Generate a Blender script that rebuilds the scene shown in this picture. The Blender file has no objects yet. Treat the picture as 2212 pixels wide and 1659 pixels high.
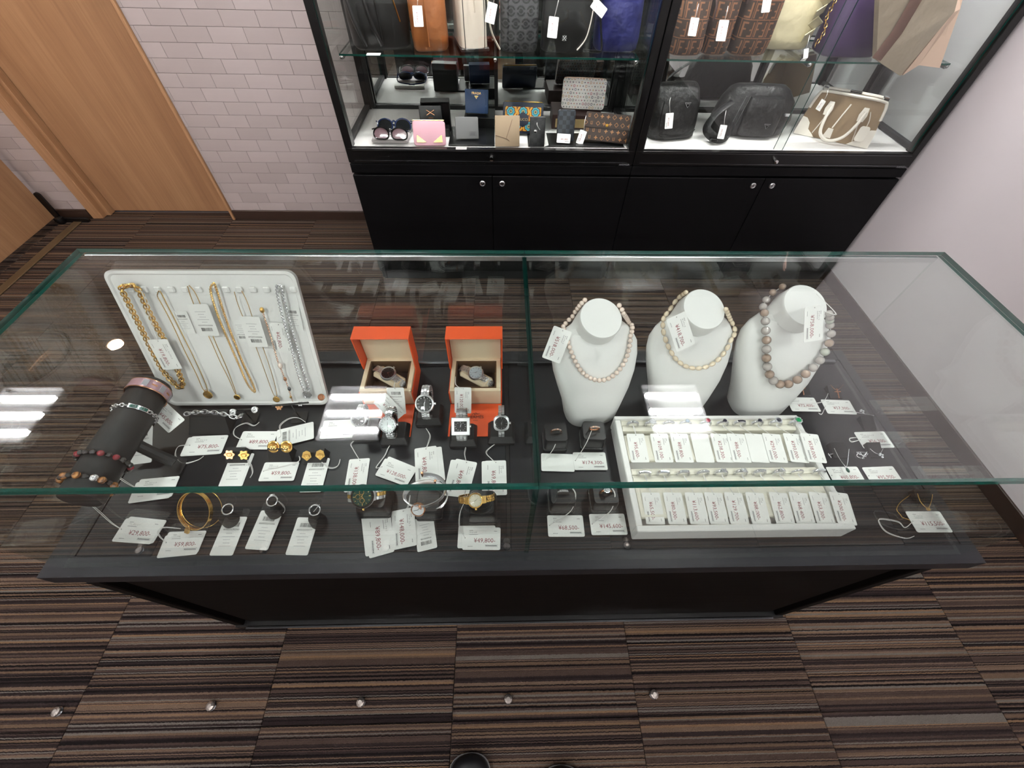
import bpy, math, random
from mathutils import Vector, Matrix
from mathutils.bvhtree import BVHTree
random.seed(7)
SC = bpy.context.scene
COL = SC.collection
PI = math.pi

# ------------------------------------------------------------------ camera
IW, IH, FPX = 2212.0, 1659.0, 890.9052
CAM = Vector((0.0, -0.2046, 1.4166))
_th, _roll, _yaw = math.radians(52) + .0077, .0287, -.0416
_f = Vector((0, math.cos(_th), -math.sin(_th))); _r = Vector((1, 0, 0)); _u = _r.cross(_f)
_Rz = Matrix.Rotation(_yaw, 3, 'Z')
FWD, _r, _u = _Rz @ _f, _Rz @ _r, _Rz @ _u
RGT = math.cos(_roll) * _r + math.sin(_roll) * _u
UPV = -math.sin(_roll) * _r + math.cos(_roll) * _u
cd = bpy.data.cameras.new('camera'); cam = bpy.data.objects.new('camera', cd); COL.objects.link(cam)
cd.sensor_fit = 'HORIZONTAL'; cd.sensor_width = 36.0; cd.lens = 36.0 * FPX / IW
cd.clip_start = .02; cd.clip_end = 60
Mc = Matrix((RGT, UPV, -FWD)).transposed().to_4x4(); Mc.translation = CAM
cam.matrix_world = Mc
SC.camera = cam

def ray(u, v): return FWD + RGT * ((u - IW / 2) / FPX) + UPV * ((IH / 2 - v) / FPX)
def pz(u, v, z):
    d = ray(u, v); return CAM + d * ((z - CAM.z) / d.z)
def py(u, v, y):
    d = ray(u, v); return CAM + d * ((y - CAM.y) / d.y)
def pplane(u, v, p, n):
    d = ray(u, v); return CAM + d * ((p - CAM).dot(n) / d.dot(n))

# ------------------------------------------------------------------ world, exposure
w = bpy.data.worlds.new('world'); SC.world = w; w.use_nodes = True
w.node_tree.nodes['Background'].inputs[0].default_value = (.80, .85, 1, 1)
w.node_tree.nodes['Background'].inputs[1].default_value = .05
vs = SC.view_settings
vs.view_transform = 'Standard'; vs.look = 'None'; vs.gamma = 1.0; vs.use_curve_mapping = False
vs.exposure = 1.3
cy = SC.cycles
cy.use_denoising = True
cy.max_bounces = 8; cy.diffuse_bounces = 3; cy.glossy_bounces = 5; cy.transmission_bounces = 2; cy.transparent_max_bounces = 28
cy.use_adaptive_sampling = True; cy.adaptive_threshold = .035
cy.sample_clamp_indirect = 6.0
cy.caustics_reflective = False; cy.caustics_refractive = False
LAMP = 62.0        # radiance of the fluorescent tubes
CEIL = 2.5

# ------------------------------------------------------------------ materials
def lin(c):
    if isinstance(c, str):
        c = c.lstrip('#'); c = tuple(int(c[i:i + 2], 16) / 255 for i in (0, 2, 4))
        c = tuple(x / 12.92 if x <= .04045 else ((x + .055) / 1.055) ** 2.4 for x in c)
    return (*c, 1.0)
class NT:
    def __init__(s, name):
        s.m = bpy.data.materials.new(name); s.m.use_nodes = True
        s.t = s.m.node_tree; s.n = s.t.nodes; s.b = s.n['Principled BSDF']; s.out = s.n['Material Output']
    def new(s, ty, **kw):
        n = s.n.new(ty)
        for k, v in kw.items(): setattr(n, k, v)
        return n
    def ln(s, a, b): s.t.links.new(a, b)
    def setin(s, i, v):
        if hasattr(v, 'is_linked') or hasattr(v, 'links'): s.ln(v, i)
        else: i.default_value = v
    def math(s, op, a, b=None, c=None):
        n = s.new('ShaderNodeMath', operation=op)
        for i, v in enumerate((a, b, c)):
            if v is not None: s.setin(n.inputs[i], v)
        return n.outputs[0]
    def mix(s, fac, a, b, mode='MIX'):
        n = s.new('ShaderNodeMix', data_type='RGBA', blend_type=mode)
        s.setin(n.inputs[0], fac); s.setin(n.inputs[6], a); s.setin(n.inputs[7], b); return n.outputs[2]
    def coord(s, kind='Object', scale=None, rot=None, loc=None):
        t = s.new('ShaderNodeTexCoord').outputs[kind]
        if scale is None and rot is None and loc is None: return t
        m = s.new('ShaderNodeMapping'); s.ln(t, m.inputs[0])
        if scale is not None: m.inputs['Scale'].default_value = scale
        if rot is not None: m.inputs['Rotation'].default_value = rot
        if loc is not None: m.inputs['Location'].default_value = loc
        return m.outputs[0]
    def noise(s, co, scale, detail=2, rough=.5, dim='3D'):
        n = s.new('ShaderNodeTexNoise', noise_dimensions=dim)
        if co is not None: s.ln(co, n.inputs['Vector'])
        n.inputs['Scale'].default_value = scale; n.inputs['Detail'].default_value = detail; n.inputs['Roughness'].default_value = rough
        return n.outputs[0]
    def ramp(s, fac, stops, interp='LINEAR'):
        n = s.new('ShaderNodeValToRGB'); r = n.color_ramp; r.interpolation = interp
        while len(r.elements) < len(stops): r.elements.new(.5)
        for e, (p, c) in zip(r.elements, stops): e.position = p; e.color = lin(c)
        s.ln(fac, n.inputs[0]); return n.outputs[0]
    def bump(s, h, strength=.2, dist=.002):
        n = s.new('ShaderNodeBump'); n.inputs['Strength'].default_value = strength; n.inputs['Distance'].default_value = dist
        s.ln(h, n.inputs['Height']); s.ln(n.outputs[0], s.b.inputs['Normal'])
    def pr(s, col=None, rough=None, metal=None, spec=None, coat=None):
        if col is not None: s.setin(s.b.inputs['Base Color'], lin(col) if isinstance(col, (str, tuple)) else col)
        if rough is not None: s.setin(s.b.inputs['Roughness'], rough)
        if metal is not None: s.b.inputs['Metallic'].default_value = metal
        if spec is not None: s.b.inputs['Specular IOR Level'].default_value = spec
        if coat is not None: s.b.inputs['Coat Weight'].default_value = coat; s.b.inputs['Coat Roughness'].default_value = .1
        return s
MATS = {}
def M(name, col, rough=.5, metal=0, spec=None, coat=None, vary=0, vscale=40, bump=0, bscale=200, emit=None, bdist=.001):
    t = NT(name)
    c = col
    if vary:
        no = t.noise(t.coord('Object'), vscale, 3)
        base = lin(col)
        a = tuple(x * (1 - vary) for x in base[:3]); b = tuple(min(1, x * (1 + vary)) for x in base[:3])
        c = t.mix(no, (*a, 1), (*b, 1))
    t.pr(c, rough, metal, spec, coat)
    if bump: t.bump(t.noise(t.coord('Object'), bscale, 3), bump, bdist)
    if emit: t.b.inputs['Emission Color'].default_value = lin(col); t.b.inputs['Emission Strength'].default_value = emit
    MATS[name] = t.m
    return t.m

def glass_mat(name, tint, f0=1.5):
    """thin clear pane: straight-through light plus Fresnel reflection"""
    t = NT(name); n = t.n; n.remove(t.b)
    tr = t.new('ShaderNodeBsdfTransparent'); tr.inputs[0].default_value = lin(tint)
    gl = t.new('ShaderNodeBsdfGlossy'); gl.inputs['Roughness'].default_value = 0.0; gl.inputs[0].default_value = (1, 1, 1, 1)
    fr = t.new('ShaderNodeFresnel'); fr.inputs[0].default_value = f0
    # Fresnel for both faces of the sheet must not see total reflection from inside: use the outward normal's IOR on each side
    geo = t.new('ShaderNodeNewGeometry')
    ior = t.math('ADD', t.math('MULTIPLY', geo.outputs['Backfacing'], 1 / f0 - f0), f0)
    # Blender's Fresnel node inverts the IOR on back faces, so feeding the inverse keeps one curve for both
    t.ln(ior, fr.inputs[0])
    mx = t.new('ShaderNodeMixShader'); t.ln(fr.outputs[0], mx.inputs[0]); t.ln(tr.outputs[0], mx.inputs[1]); t.ln(gl.outputs[0], mx.inputs[2])
    t.ln(mx.outputs[0], t.out.inputs[0]); MATS[name] = t.m; return t.m

def wood_mat(name, c1, c2, c3, axis='Z', rough=.5, sc=1.0):
    t = NT(name)
    s = {'Z': (9, 9, .35), 'X': (.35, 9, 9), 'Y': (9, .35, 9)}[axis]
    co = t.coord('Object', tuple(q * sc for q in s))
    a = t.noise(co, 2.2, 5, .6); b = t.noise(co, 14, 3, .6)
    f = t.math('ADD', t.math('MULTIPLY', a, .72), t.math('MULTIPLY', b, .28))
    t.pr(t.ramp(f, ((.30, c1), (.5, c2), (.70, c3))), rough); t.bump(b, .06, .001)
    MATS[name] = t.m; return t.m

M('white_plastic', '#efeeea', .35); M('white_leather', '#f1f0ee', .45, bump=.05, bscale=900)
M('bust_white', '#ededeb', .42, bump=.04, bscale=700)
M('card', '#f4f4f1', .5); M('print_grey', '#4b4b50', .6); M('print_pale', '#9a9aa0', .6); M('print_red', '#8c2f3c', .6); M('print_black', '#1c1c1e', .6)
M('string', '#e6e4e2', .7)
M('gold', '#e3b96e', .26, 1); M('rose_gold', '#d9a07c', .22, 1); M('silver', '#e6e7ea', .24, 1); M('steel', '#dcdee1', .28, 1); M('dark_steel', '#77797d', .25, 1)
M('stud_metal', '#a8a29d', .3, .9); M('chrome', '#e9eaec', .05, 1); M('brass', '#c99a45', .28, 1)
M('black_satin', '#0d0d0e', .34); M('black_matte', '#121213', .7); M('black_leather', '#1a1a1c', .38, bump=.08, bscale=420); M('black_velvet', '#131314', .9)
M('black_frame', '#0a0a0b', .28); M('black_plastic', '#0c0c0d', .25)
M('charcoal', '#151517', .55, bump=.05, bscale=500)
M('glass_edge', '#0b4a41', .08, 0, .7); M('glass_edge_dark', '#06302b', .08, 0, .7)
glass_mat('clear_glass', '#fafdfc'); glass_mat('cab_glass', '#fbfdfc')
M('mirror', '#dfe3e2', .01, 1)
M('orange', '#e8551c', .5, bump=.05, bscale=600); M('orange_edge', '#c8410f', .5); M('cream', '#e6d3b4', .6); M('brown_suede', '#5b3f22', .85); M('tan_suede', '#a0703f', .85)
M('cabinet_white', '#eceae8', .38)
M('crystal_white', '#e8edf2', .04, 0, 1.0, 1.0); M('diamond', '#eef2f6', .03, .75); M('emerald', '#0b8f55', .05, 0, .9, 1); M('emerald_dark', '#0d4a3a', .05, 0, .9, 1); M('ruby', '#a5123a', .06, 0, .9, 1); M('sapphire', '#0c1230', .05, 0, .9, 1); M('ice_blue', '#b9cfe6', .05, .3, .9, 1)
M('enamel_green', '#165c50', .2, coat=1); M('enamel_pink', '#bb98a4', .25, .4)
M('bead_red', '#7c1424', .12, coat=1); M('bead_black', '#0f0d0d', .12, coat=1)
def _bead():
    t = NT('tiger_eye'); n = t.noise(t.coord('Object', (60, 260, 60)), 1.2, 3)
    t.pr(t.ramp(n, ((.35, '#2a150a'), (.52, '#8a5522'), (.7, '#c98d44'))), .14, coat=1); MATS['tiger_eye'] = t.m
_bead()
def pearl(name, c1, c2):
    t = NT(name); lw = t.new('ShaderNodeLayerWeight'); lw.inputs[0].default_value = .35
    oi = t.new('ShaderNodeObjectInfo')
    c = t.mix(lw.outputs['Facing'], lin(c1), lin(c2)); t.pr(c, .13, .05, .8, 1.0); MATS[name] = t.m  # rim shade put into the colour: darker where the pearl turns away
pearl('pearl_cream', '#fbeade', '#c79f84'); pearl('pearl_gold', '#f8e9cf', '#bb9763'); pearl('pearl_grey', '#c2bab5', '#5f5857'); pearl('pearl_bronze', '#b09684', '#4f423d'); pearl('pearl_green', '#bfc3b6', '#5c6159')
M('dial_black', '#0e0f12', .18, coat=1); M('dial_white', '#e9ecef', .25, coat=1); M('dial_blue', '#cfdbe6', .25, coat=1); M('dial_green', '#0d3f38', .18, coat=1); M('dial_cream', '#e8dfc9', .25, coat=1); M('dial_silver', '#cfd4d8', .2, .6)
M('baseboard', '#33231b', .5); M('rubber_black', '#08080a', .35)
M('threshold', '#5a4b37', .45, .3)
M('ceiling_paint', '#d9d8d6', .9); M('fixture_white', '#e8e8ea', .4)
M('tube_glow', (1, 1, 1), .4); MATS['tube_glow'].node_tree.nodes['Principled BSDF'].inputs['Emission Color'].default_value = (1.0, .97, .95, 1); MATS['tube_glow'].node_tree.nodes['Principled BSDF'].inputs['Emission Strength'].default_value = LAMP
M('warm_glow', (1, 1, 1), .4); _wb = MATS['warm_glow'].node_tree.nodes['Principled BSDF']; _wb.inputs['Emission Color'].default_value = (1.0, .62, .34, 1); _wb.inputs['Emission Strength'].default_value = 70
M('led_glow', (1, 1, 1), .4); _wb = MATS['led_glow'].node_tree.nodes['Principled BSDF']; _wb.inputs['Emission Color'].default_value = (1.0, .96, .96, 1); _wb.inputs['Emission Strength'].default_value = 108
def _wallp(name, col):
    t = NT(name); n = t.noise(t.coord('Object'), 3, 4); f = t.noise(t.coord('Object'), 260, 3)
    b = lin(col); t.pr(t.mix(n, tuple(x * .95 for x in b[:3]) + (1,), tuple(min(1, x * 1.04) for x in b[:3]) + (1,)), .85); t.bump(f, .12, .001); MATS[name] = t.m
_wallp('wall_paper', '#ddd6da'); _wallp('wall_paper_far', '#c9c4c2')
def _tile():
    t = NT('wall_tile'); oi = t.new('ShaderNodeObjectInfo')
    n = t.noise(t.coord('Object', (3, 3, 14)), 4, 4); n2 = t.noise(t.coord('Object'), 60, 3)
    a = t.mix(oi.outputs['Random'], lin('#aa9e9c'), lin('#b8acab'))
    t.pr(t.mix(t.math('MULTIPLY', n, .35), a, lin('#a39897')), .62); t.bump(n2, .05, .001); MATS['wall_tile'] = t.m
_tile(); M('grout', '#7c7472', .9)
wood_mat('door_wood', '#8a6448', '#9c7554', '#ad8663', 'Z', .5); wood_mat('door_trim', '#93694a', '#a67d5a', '#b88f6b', 'Z', .5)
def _darkwood(name, c1, c2, axis, rough, spec=.5):
    t = NT(name); s = {'X': (1.2, 120, 120), 'Z': (60, 60, 1.0)}[axis]
    n = t.noise(t.coord('Object', s), 1.0, 4, .65)
    t.pr(t.ramp(n, ((.3, c1), (.7, c2))), t.math('ADD', t.math('MULTIPLY', n, .12), rough), spec=spec); t.bump(n, .05, .0006); MATS[name] = t.m
_darkwood('deck_wood', '#0e0f13', '#1a1b20', 'X', .33, .35); _darkwood('body_wood', '#050302', '#090605', 'X', .55, .08); _darkwood('cabinet_black', '#050506', '#0b0b0d', 'X', .45, .15)
def _carpet():
    t = NT('carpet_loop'); oi = t.new('ShaderNodeObjectInfo')
    tc = t.coord('Object'); sx = t.new('ShaderNodeSeparateXYZ'); t.ln(tc, sx.inputs[0])
    wob = t.noise(t.coord('Object', (160, 60, 1)), 1.0, 2, .5)
    y = t.math('ADD', sx.outputs['Y'], t.math('MULTIPLY', t.math('SUBTRACT', wob, .5), .0035))
    y = t.math('ADD', y, t.math('MULTIPLY', oi.outputs['Random'], 37.0))
    def layer(w):
        c = t.math('FLOOR', t.math('DIVIDE', y, w)); wn = t.new('ShaderNodeTexWhiteNoise', noise_dimensions='1D'); t.ln(c, wn.inputs['W']); return wn.outputs['Value']
    a = layer(.0048); b = layer(.0024)
    sel = layer(.0096)
    v = t.mix(t.math('GREATER_THAN', sel, .38), a, b)
    col = t.ramp(v, ((0, '#181213'), (.12, '#2a2020'), (.24, '#4d3d36'), (.42, '#332827'), (.54, '#66513f'), (.68, '#6f5a4a'), (.80, '#453631'), (.88, '#6b645e'), (.95, '#7d6044')), 'CONSTANT')
    g = t.noise(t.coord('Object', (420, 420, 1)), 1.0, 2, .6)
    col = t.mix(.35, col, t.ramp(g, ((.3, (.25, .25, .25)), (.7, (1, 1, 1)))), 'MULTIPLY')
    hsv = t.new('ShaderNodeHueSaturation'); hsv.inputs['Value'].default_value = .70; hsv.inputs['Saturation'].default_value = .9; t.ln(col, hsv.inputs['Color'])
    t.pr(hsv.outputs[0], .95, spec=.1); t.bump(g, .55, .003); MATS['carpet_loop'] = t.m
_carpet()

# ------------------------------------------------------------------ mesh builder
def TR(x=0, y=0, z=0, rx=0, ry=0, rz=0, s=1):
    return Matrix.Translation((x, y, z)) @ Matrix.Rotation(rz, 4, 'Z') @ Matrix.Rotation(ry, 4, 'Y') @ Matrix.Rotation(rx, 4, 'X') @ Matrix.Scale(s, 4)
def basis(o, x, y, z):
    m = Matrix((x, y, z)).transposed().to_4x4(); m.translation = o; return m
def align(a, b):
    """matrix taking +Z onto b-a, origin a"""
    a = Vector(a); d = (Vector(b) - a).normalized()
    return Matrix.Translation(a) @ d.to_track_quat('Z', 'Y').to_matrix().to_4x4()
class MB:
    def __init__(s): s.v = []; s.f = []; s.mi = []; s.T = Matrix()
    def add(s, vs_, fs, mi=0):
        o = len(s.v); T = s.T
        s.v += [T @ Vector(p) for p in vs_]; s.f += [tuple(i + o for i in f) for f in fs]; s.mi += [mi] * len(fs); return s
    def box(s, c, d, mi=0, bev=0):
        cx, cy_, cz = c; hx, hy, hz = d[0] / 2, d[1] / 2, d[2] / 2
        if not bev:
            p = [(cx + a * hx, cy_ + b * hy, cz + e * hz) for e in (-1, 1) for b in (-1, 1) for a in (-1, 1)]
            return s.add(p, [(0, 2, 3, 1), (4, 5, 7, 6), (0, 1, 5, 4), (2, 6, 7, 3), (0, 4, 6, 2), (1, 3, 7, 5)], mi)
        b = min(bev, hx * .98, hy * .98, hz * .98); V = []; ix = {}
        for sx in (-1, 1):
            for sy in (-1, 1):
                for sz in (-1, 1):
                    for ax in range(3):
                        q = [sx * (hx - b), sy * (hy - b), sz * (hz - b)]; q[ax] = (sx * hx, sy * hy, sz * hz)[ax]
                        ix[(sx, sy, sz, ax)] = len(V); V.append((cx + q[0], cy_ + q[1], cz + q[2]))
        F = []
        for ax in range(3):
            o = [a for a in range(3) if a != ax]
            for sg in (-1, 1):
                L = []
                for (a, e) in ((-1, -1), (1, -1), (1, 1), (-1, 1)):
                    k = [0, 0, 0]; k[ax] = sg; k[o[0]] = a; k[o[1]] = e; L.append(ix[(*k, ax)])
                F.append(L)
        for ax in range(3):
            o = [a for a in range(3) if a != ax]
            for a in (-1, 1):
                for e in (-1, 1):
                    L = []
                    for (sg, side) in ((-1, o[0]), (1, o[0]), (1, o[1]), (-1, o[1])):
                        k = [0, 0, 0]; k[ax] = sg; k[o[0]] = a; k[o[1]] = e; L.append(ix[(*k, side)])
                    F.append(L)
        for sx in (-1, 1):
            for sy in (-1, 1):
                for sz in (-1, 1): F.append([ix[(sx, sy, sz, a)] for a in range(3)])
        ctr = Vector(c); G = []
        for fc in F:
            P = [Vector(V[i]) for i in fc]; n = (P[1] - P[0]).cross(P[2] - P[0]); m = sum(P, Vector()) / len(P)
            G.append(tuple(fc) if n.dot(m - ctr) > 0 else tuple(reversed(fc)))
        return s.add(V, G, mi)
    def loft(s, rings, mi=0, cap0=True, cap1=True, closed=True):
        n = len(rings[0]); V = [p for r in rings for p in r]; F = []
        for i in range(len(rings) - 1):
            for j in range(n if closed else n - 1):
                k = (j + 1) % n; F.append((i * n + j, i * n + k, (i + 1) * n + k, (i + 1) * n + j))
        if cap0 and closed: F.append(tuple(reversed(range(n))))
        if cap1 and closed: F.append(tuple(range((len(rings) - 1) * n, len(rings) * n)))
        return s.add(V, F, mi)
    def lathe(s, prof, n=24, mi=0, c=(0, 0, 0), cap=True):
        R = [[(c[0] + r * math.cos(2 * PI * j / n), c[1] + r * math.sin(2 * PI * j / n), c[2] + z) for j in range(n)] for r, z in prof]
        return s.loft(R, mi, cap, cap)
    def sphere(s, c, r, n=12, m=8, mi=0, sc=(1, 1, 1)):
        R = []
        for i in range(1, m):
            a = PI * i / m; R.append([(c[0] + sc[0] * r * math.sin(a) * math.cos(2 * PI * j / n), c[1] + sc[1] * r * math.sin(a) * math.sin(2 * PI * j / n), c[2] - sc[2] * r * math.cos(a)) for j in range(n)])
        V = [p for q in R for p in q] + [(c[0], c[1], c[2] - sc[2] * r), (c[0], c[1], c[2] + sc[2] * r)]; F = []
        k = len(R) * n
        for i in range(len(R) - 1):
            for j in range(n): F.append((i * n + j, i * n + (j + 1) % n, (i + 1) * n + (j + 1) % n, (i + 1) * n + j))
        for j in range(n): F.append((k, (j + 1) % n, j)); F.append((k + 1, (len(R) - 1) * n + j, (len(R) - 1) * n + (j + 1) % n))
        return s.add(V, F, mi)
    def tube(s, P, r, n=6, mi=0, closed=False, flat=1.0, nrm=None):
        P = [Vector(p) for p in P]; m = len(P); R = []; up = None
        for i, p in enumerate(P):
            a = P[(i - 1) % m] if closed or i else p; b = P[(i + 1) % m] if closed or i < m - 1 else p
            t = (b - a)
            t = t.normalized() if t.length > 1e-9 else Vector((0, 0, 1))
            if nrm is not None: up = Vector(nrm) - t * Vector(nrm).dot(t)
            elif up is None:
                up = Vector((0, 0, 1)) if abs(t.z) < .9 else Vector((1, 0, 0)); up = up - t * up.dot(t)
            else: up = up - t * up.dot(t)
            if up.length < 1e-6: up = t.orthogonal()
            up.normalize(); sd = t.cross(up); rr = r[i] if isinstance(r, (list, tuple)) else r
            R.append([p + sd * (rr * math.cos(2 * PI * j / n)) + up * (rr * flat * math.sin(2 * PI * j / n)) for j in range(n)])
        if closed: R.append(R[0])
        return s.loft(R, mi, not closed, not closed)
    def torus(s, R, r, N=24, n=8, mi=0, a0=0, a1=2 * PI, sc=(1, 1)):
        full = abs(a1 - a0 - 2 * PI) < 1e-6
        P = [(R * sc[0] * math.cos(a0 + (a1 - a0) * i / (N if full else N - 1)), R * sc[1] * math.sin(a0 + (a1 - a0) * i / (N if full else N - 1)), 0) for i in range(N)]
        return s.tube(P, r, n, mi, full, nrm=(0, 0, 1))
    def prism(s, poly, z0, z1, mi=0, mside=None):
        n = len(poly); V = [(x, y, z0) for x, y in poly] + [(x, y, z1) for x, y in poly]
        s.add(V, [tuple(reversed(range(n))), tuple(range(n, 2 * n))], mi)
        return s.add(V, [(i, (i + 1) % n, n + (i + 1) % n, n + i) for i in range(n)], mi if mside is None else mside)
    def quad(s, a, b, c, d, mi=0): return s.add([a, b, c, d], [(0, 1, 2, 3)], mi)
    def mesh(s, name, mats, smooth=35):
        me = bpy.data.meshes.new(name); me.from_pydata([tuple(p) for p in s.v], [], s.f)
        for m in mats: me.materials.append(MATS[m] if isinstance(m, str) else m)
        if len(mats) > 1: me.polygons.foreach_set('material_index', s.mi)
        if smooth:
            me.polygons.foreach_set('use_smooth', [True] * len(s.f)); me.set_sharp_from_angle(angle=math.radians(smooth))
        me.update(); return me
    def build(s, name, mats, parent=None, smooth=35, mat=None):
        if isinstance(mats, str): mats = [mats]
        return link(name, s.mesh(name, mats, smooth), parent, mat)
def link(name, me, parent=None, mat=None):
    o = bpy.data.objects.new(name, me); COL.objects.link(o)
    if parent is not None: o.parent = parent
    if mat is not None: o.matrix_basis = mat
    return o
def rrect(w, h, r, n=4, cx=0, cy_=0):
    P = []
    for (sx, sy, a) in ((1, -1, -PI / 2), (1, 1, 0), (-1, 1, PI / 2), (-1, -1, PI)):
        for i in range(n + 1):
            t = a + PI / 2 * i / n; P.append((cx + sx * (w / 2 - r) + r * math.cos(t), cy_ + sy * (h / 2 - r) + r * math.sin(t)))
    return P
def tag_obj(o, label=None, cat=None, group=None, kind=None):
    for k, v in (('label', label), ('category', cat), ('group', group), ('kind', kind)):
        if v: o[k] = v
    return o
def thing(name, label, cat, mat=None, group=None):
    o = bpy.data.objects.new(name, None); COL.objects.link(o); o.empty_display_size = .02
    if mat is not None: o.matrix_basis = mat
    return tag_obj(o, label, cat, group)
def struct(name, mb, mats, smooth=0): return tag_obj(mb.build(name, mats, None, smooth), kind='structure')
def catmull(P, n=6, closed=False):
    P = [Vector(p) for p in P]; m = len(P); out = []
    for i in range(m if closed else m - 1):
        g = (lambda k: P[k % m]) if closed else (lambda k: P[min(max(k, 0), m - 1)])
        a, b, c, d = g(i - 1), g(i), g(i + 1), g(i + 2)
        for j in range(n):
            t = j / n; out.append(.5 * ((2 * b) + (c - a) * t + (2 * a - 5 * b + 4 * c - d) * t * t + (3 * b - a - 3 * c + d) * t ** 3))
    if not closed: out.append(P[-1])
    return out
def resample(P, step=None, n=None):
    L = [0]
    for a, b in zip(P, P[1:]): L.append(L[-1] + (b - a).length)
    if n is None: n = max(2, int(round(L[-1] / step)) + 1)
    out = []; k = 0
    for i in range(n):
        d = L[-1] * i / (n - 1)
        while k < len(P) - 2 and L[k + 1] < d: k += 1
        t = (d - L[k]) / max(1e-9, L[k + 1] - L[k]); out.append(P[k].lerp(P[k + 1], t))
    return out
_TX = {}
def text_mesh(txt, size, mat, align_='CENTER', res=2):
    key = (txt, size, mat, align_)
    if key in _TX: return _TX[key]
    c = bpy.data.curves.new('lettering', 'FONT'); c.body = txt; c.size = size; c.align_x = align_; c.align_y = 'CENTER'; c.resolution_u = res
    o = bpy.data.objects.new('lettering', c)
    me = bpy.data.meshes.new_from_object(o); me.materials.clear(); me.materials.append(MATS[mat])
    bpy.data.objects.remove(o); bpy.data.curves.remove(c)
    _TX[key] = me; return me

# ------------------------------------------------------------------ the room
YW, XR, XL, YB = 2.17, 1.777, -4.2, -2.6
fl = struct('floor', MB().box(((XL + XR) / 2, (YB + 2.3) / 2, -.03), (XR - XL + .2, 2.3 - YB + .2, .04)), ['grout'])
_tm = {}
xs = [XL]
j = -7
while -1.1354 + .5 * j < XR:
    if -1.1354 + .5 * j > XL + .02: xs.append(-1.1354 + .5 * j)
    j += 1
xs.append(XR)
ys = [YB]; j = -5
while -.245 + .5 * j < YW + .07:
    if -.245 + .5 * j > YB + .02: ys.append(-.245 + .5 * j)
    j += 1
ys.append(YW + .07)
for a, b in zip(xs, xs[1:]):
    for c, d in zip(ys, ys[1:]):
        k = (round(b - a, 3), round(d - c, 3))
        if k not in _tm: _tm[k] = MB().box((0, 0, -.005), (k[0] - .0012, k[1] - .0012, .010), bev=.0012).mesh('carpet_tile', ['carpet_loop'], 0)
        link('carpet_tile', _tm[k], fl, TR((a + b) / 2, (c + d) / 2, 0))
H = CEIL
DX0, DX1 = -2.386, -1.634
wb = MB()
for (a, b, z0, z1) in ((XL, DX0 - .084, 0, H), (DX1 + .014, XR + .1, 0, H), (DX0 - .084, DX1 + .014, 2.07, H)):
    wb.box(((a + b) / 2, YW + .0705, (z0 + z1) / 2 - .01), (b - a, .14, z1 - z0))
wback = struct('wall_back', wb, ['grout'])
_bm = {}
def brick(x0, x1, z0, z1):
    k = (round(x1 - x0, 3), round(z1 - z0, 3))
    if k[0] < .012: return
    if k not in _bm: _bm[k] = MB().box((0, 0, 0), (k[0] - .0018, .008, k[1] - .0018), bev=.0009).mesh('wall_tile', ['wall_tile'], 0)
    link('wall_tile', _bm[k], wback, TR((x0 + x1) / 2, YW + .0022, (z0 + z1) / 2))
zl = [.056] + [.1058 + .0577 * i for i in range(20)]
for i, (z0, z1) in enumerate(zip(zl, zl[1:])):
    off = -1.526 + (.0785 if (i % 2) == 0 else 0)
    for (A, B) in ((-2.80, DX0 - .084), (DX1 + .014, -.30)):
        x = off - .157 * 12
        while x < B:
            a, b = max(x, A), min(x + .157, B)
            if b - a > .012: brick(a, b, z0, z1)
            x += .157
struct('wall_right', MB().box((XR + .05, (YB + YW) / 2, H / 2), (.1, YW - YB + .3, H)), ['wall_paper'])
struct('wall_left', MB().box((XL - .05, (YB + YW) / 2, H / 2), (.1, YW - YB + .3, H)), ['wall_paper_far'])
struct('wall_front', MB().box(((XL + XR) / 2, YB - .05, H / 2), (XR - XL + .2, .1, H)), ['wall_paper_far'])
struct('ceiling', MB().box(((XL + XR) / 2, (YB + YW) / 2, H + .03), (XR - XL + .2, YW - YB + .3, .06)), ['ceiling_paint'])
struct('baseboard_back', MB().box(((DX1 + .014 + XR) / 2, YW - .003, .028), (XR - DX1 - .014, .010, .056), bev=.002), ['baseboard'])
struct('baseboard_back_corner', MB().box((-3.33, YW - .003, .028), (1.71, .010, .056), bev=.002), ['baseboard'])
struct('baseboard_right', MB().box((XR - .005, -.1, .031), (.010, 4.4, .062), bev=.002), ['baseboard'])
# flush door in the back wall
dr = struct('door_1', MB().box(((DX0 + DX1) / 2, YW + .085, 1.035), (DX1 - DX0 - .004, .036, 2.05), bev=.002), ['door_wood'])
cs = MB().box((DX0 - .053, YW + .02, 1.035), (.062, .06, 2.07), bev=.003).box((DX0 - .012, YW + .052, 1.035), (.024, .05, 2.07), bev=.002)
cs.build('door_casing', ['door_trim'], dr)
MB().box((DX1 + .006, YW + .03, 1.035), (.014, .09, 2.07), bev=.002).build('door_jamb', ['door_trim'], dr)
MB().box(((DX0 + DX1) / 2, YW + .03, 2.075), (.82, .09, .03), bev=.002).build('door_head', ['door_trim'], dr)
h_ = MB(); h_.T = TR(-1.72, YW + .058, 1.12, rx=PI / 2); h_.lathe([(.022, 0), (.022, .012), (.012, .014), (.012, .04)], 16); h_.T = Matrix(); h_.box((-1.77, YW + .015, 1.12), (.12, .014, .018), bev=.004)
h_.build('door_handle', ['steel'], dr)
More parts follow.
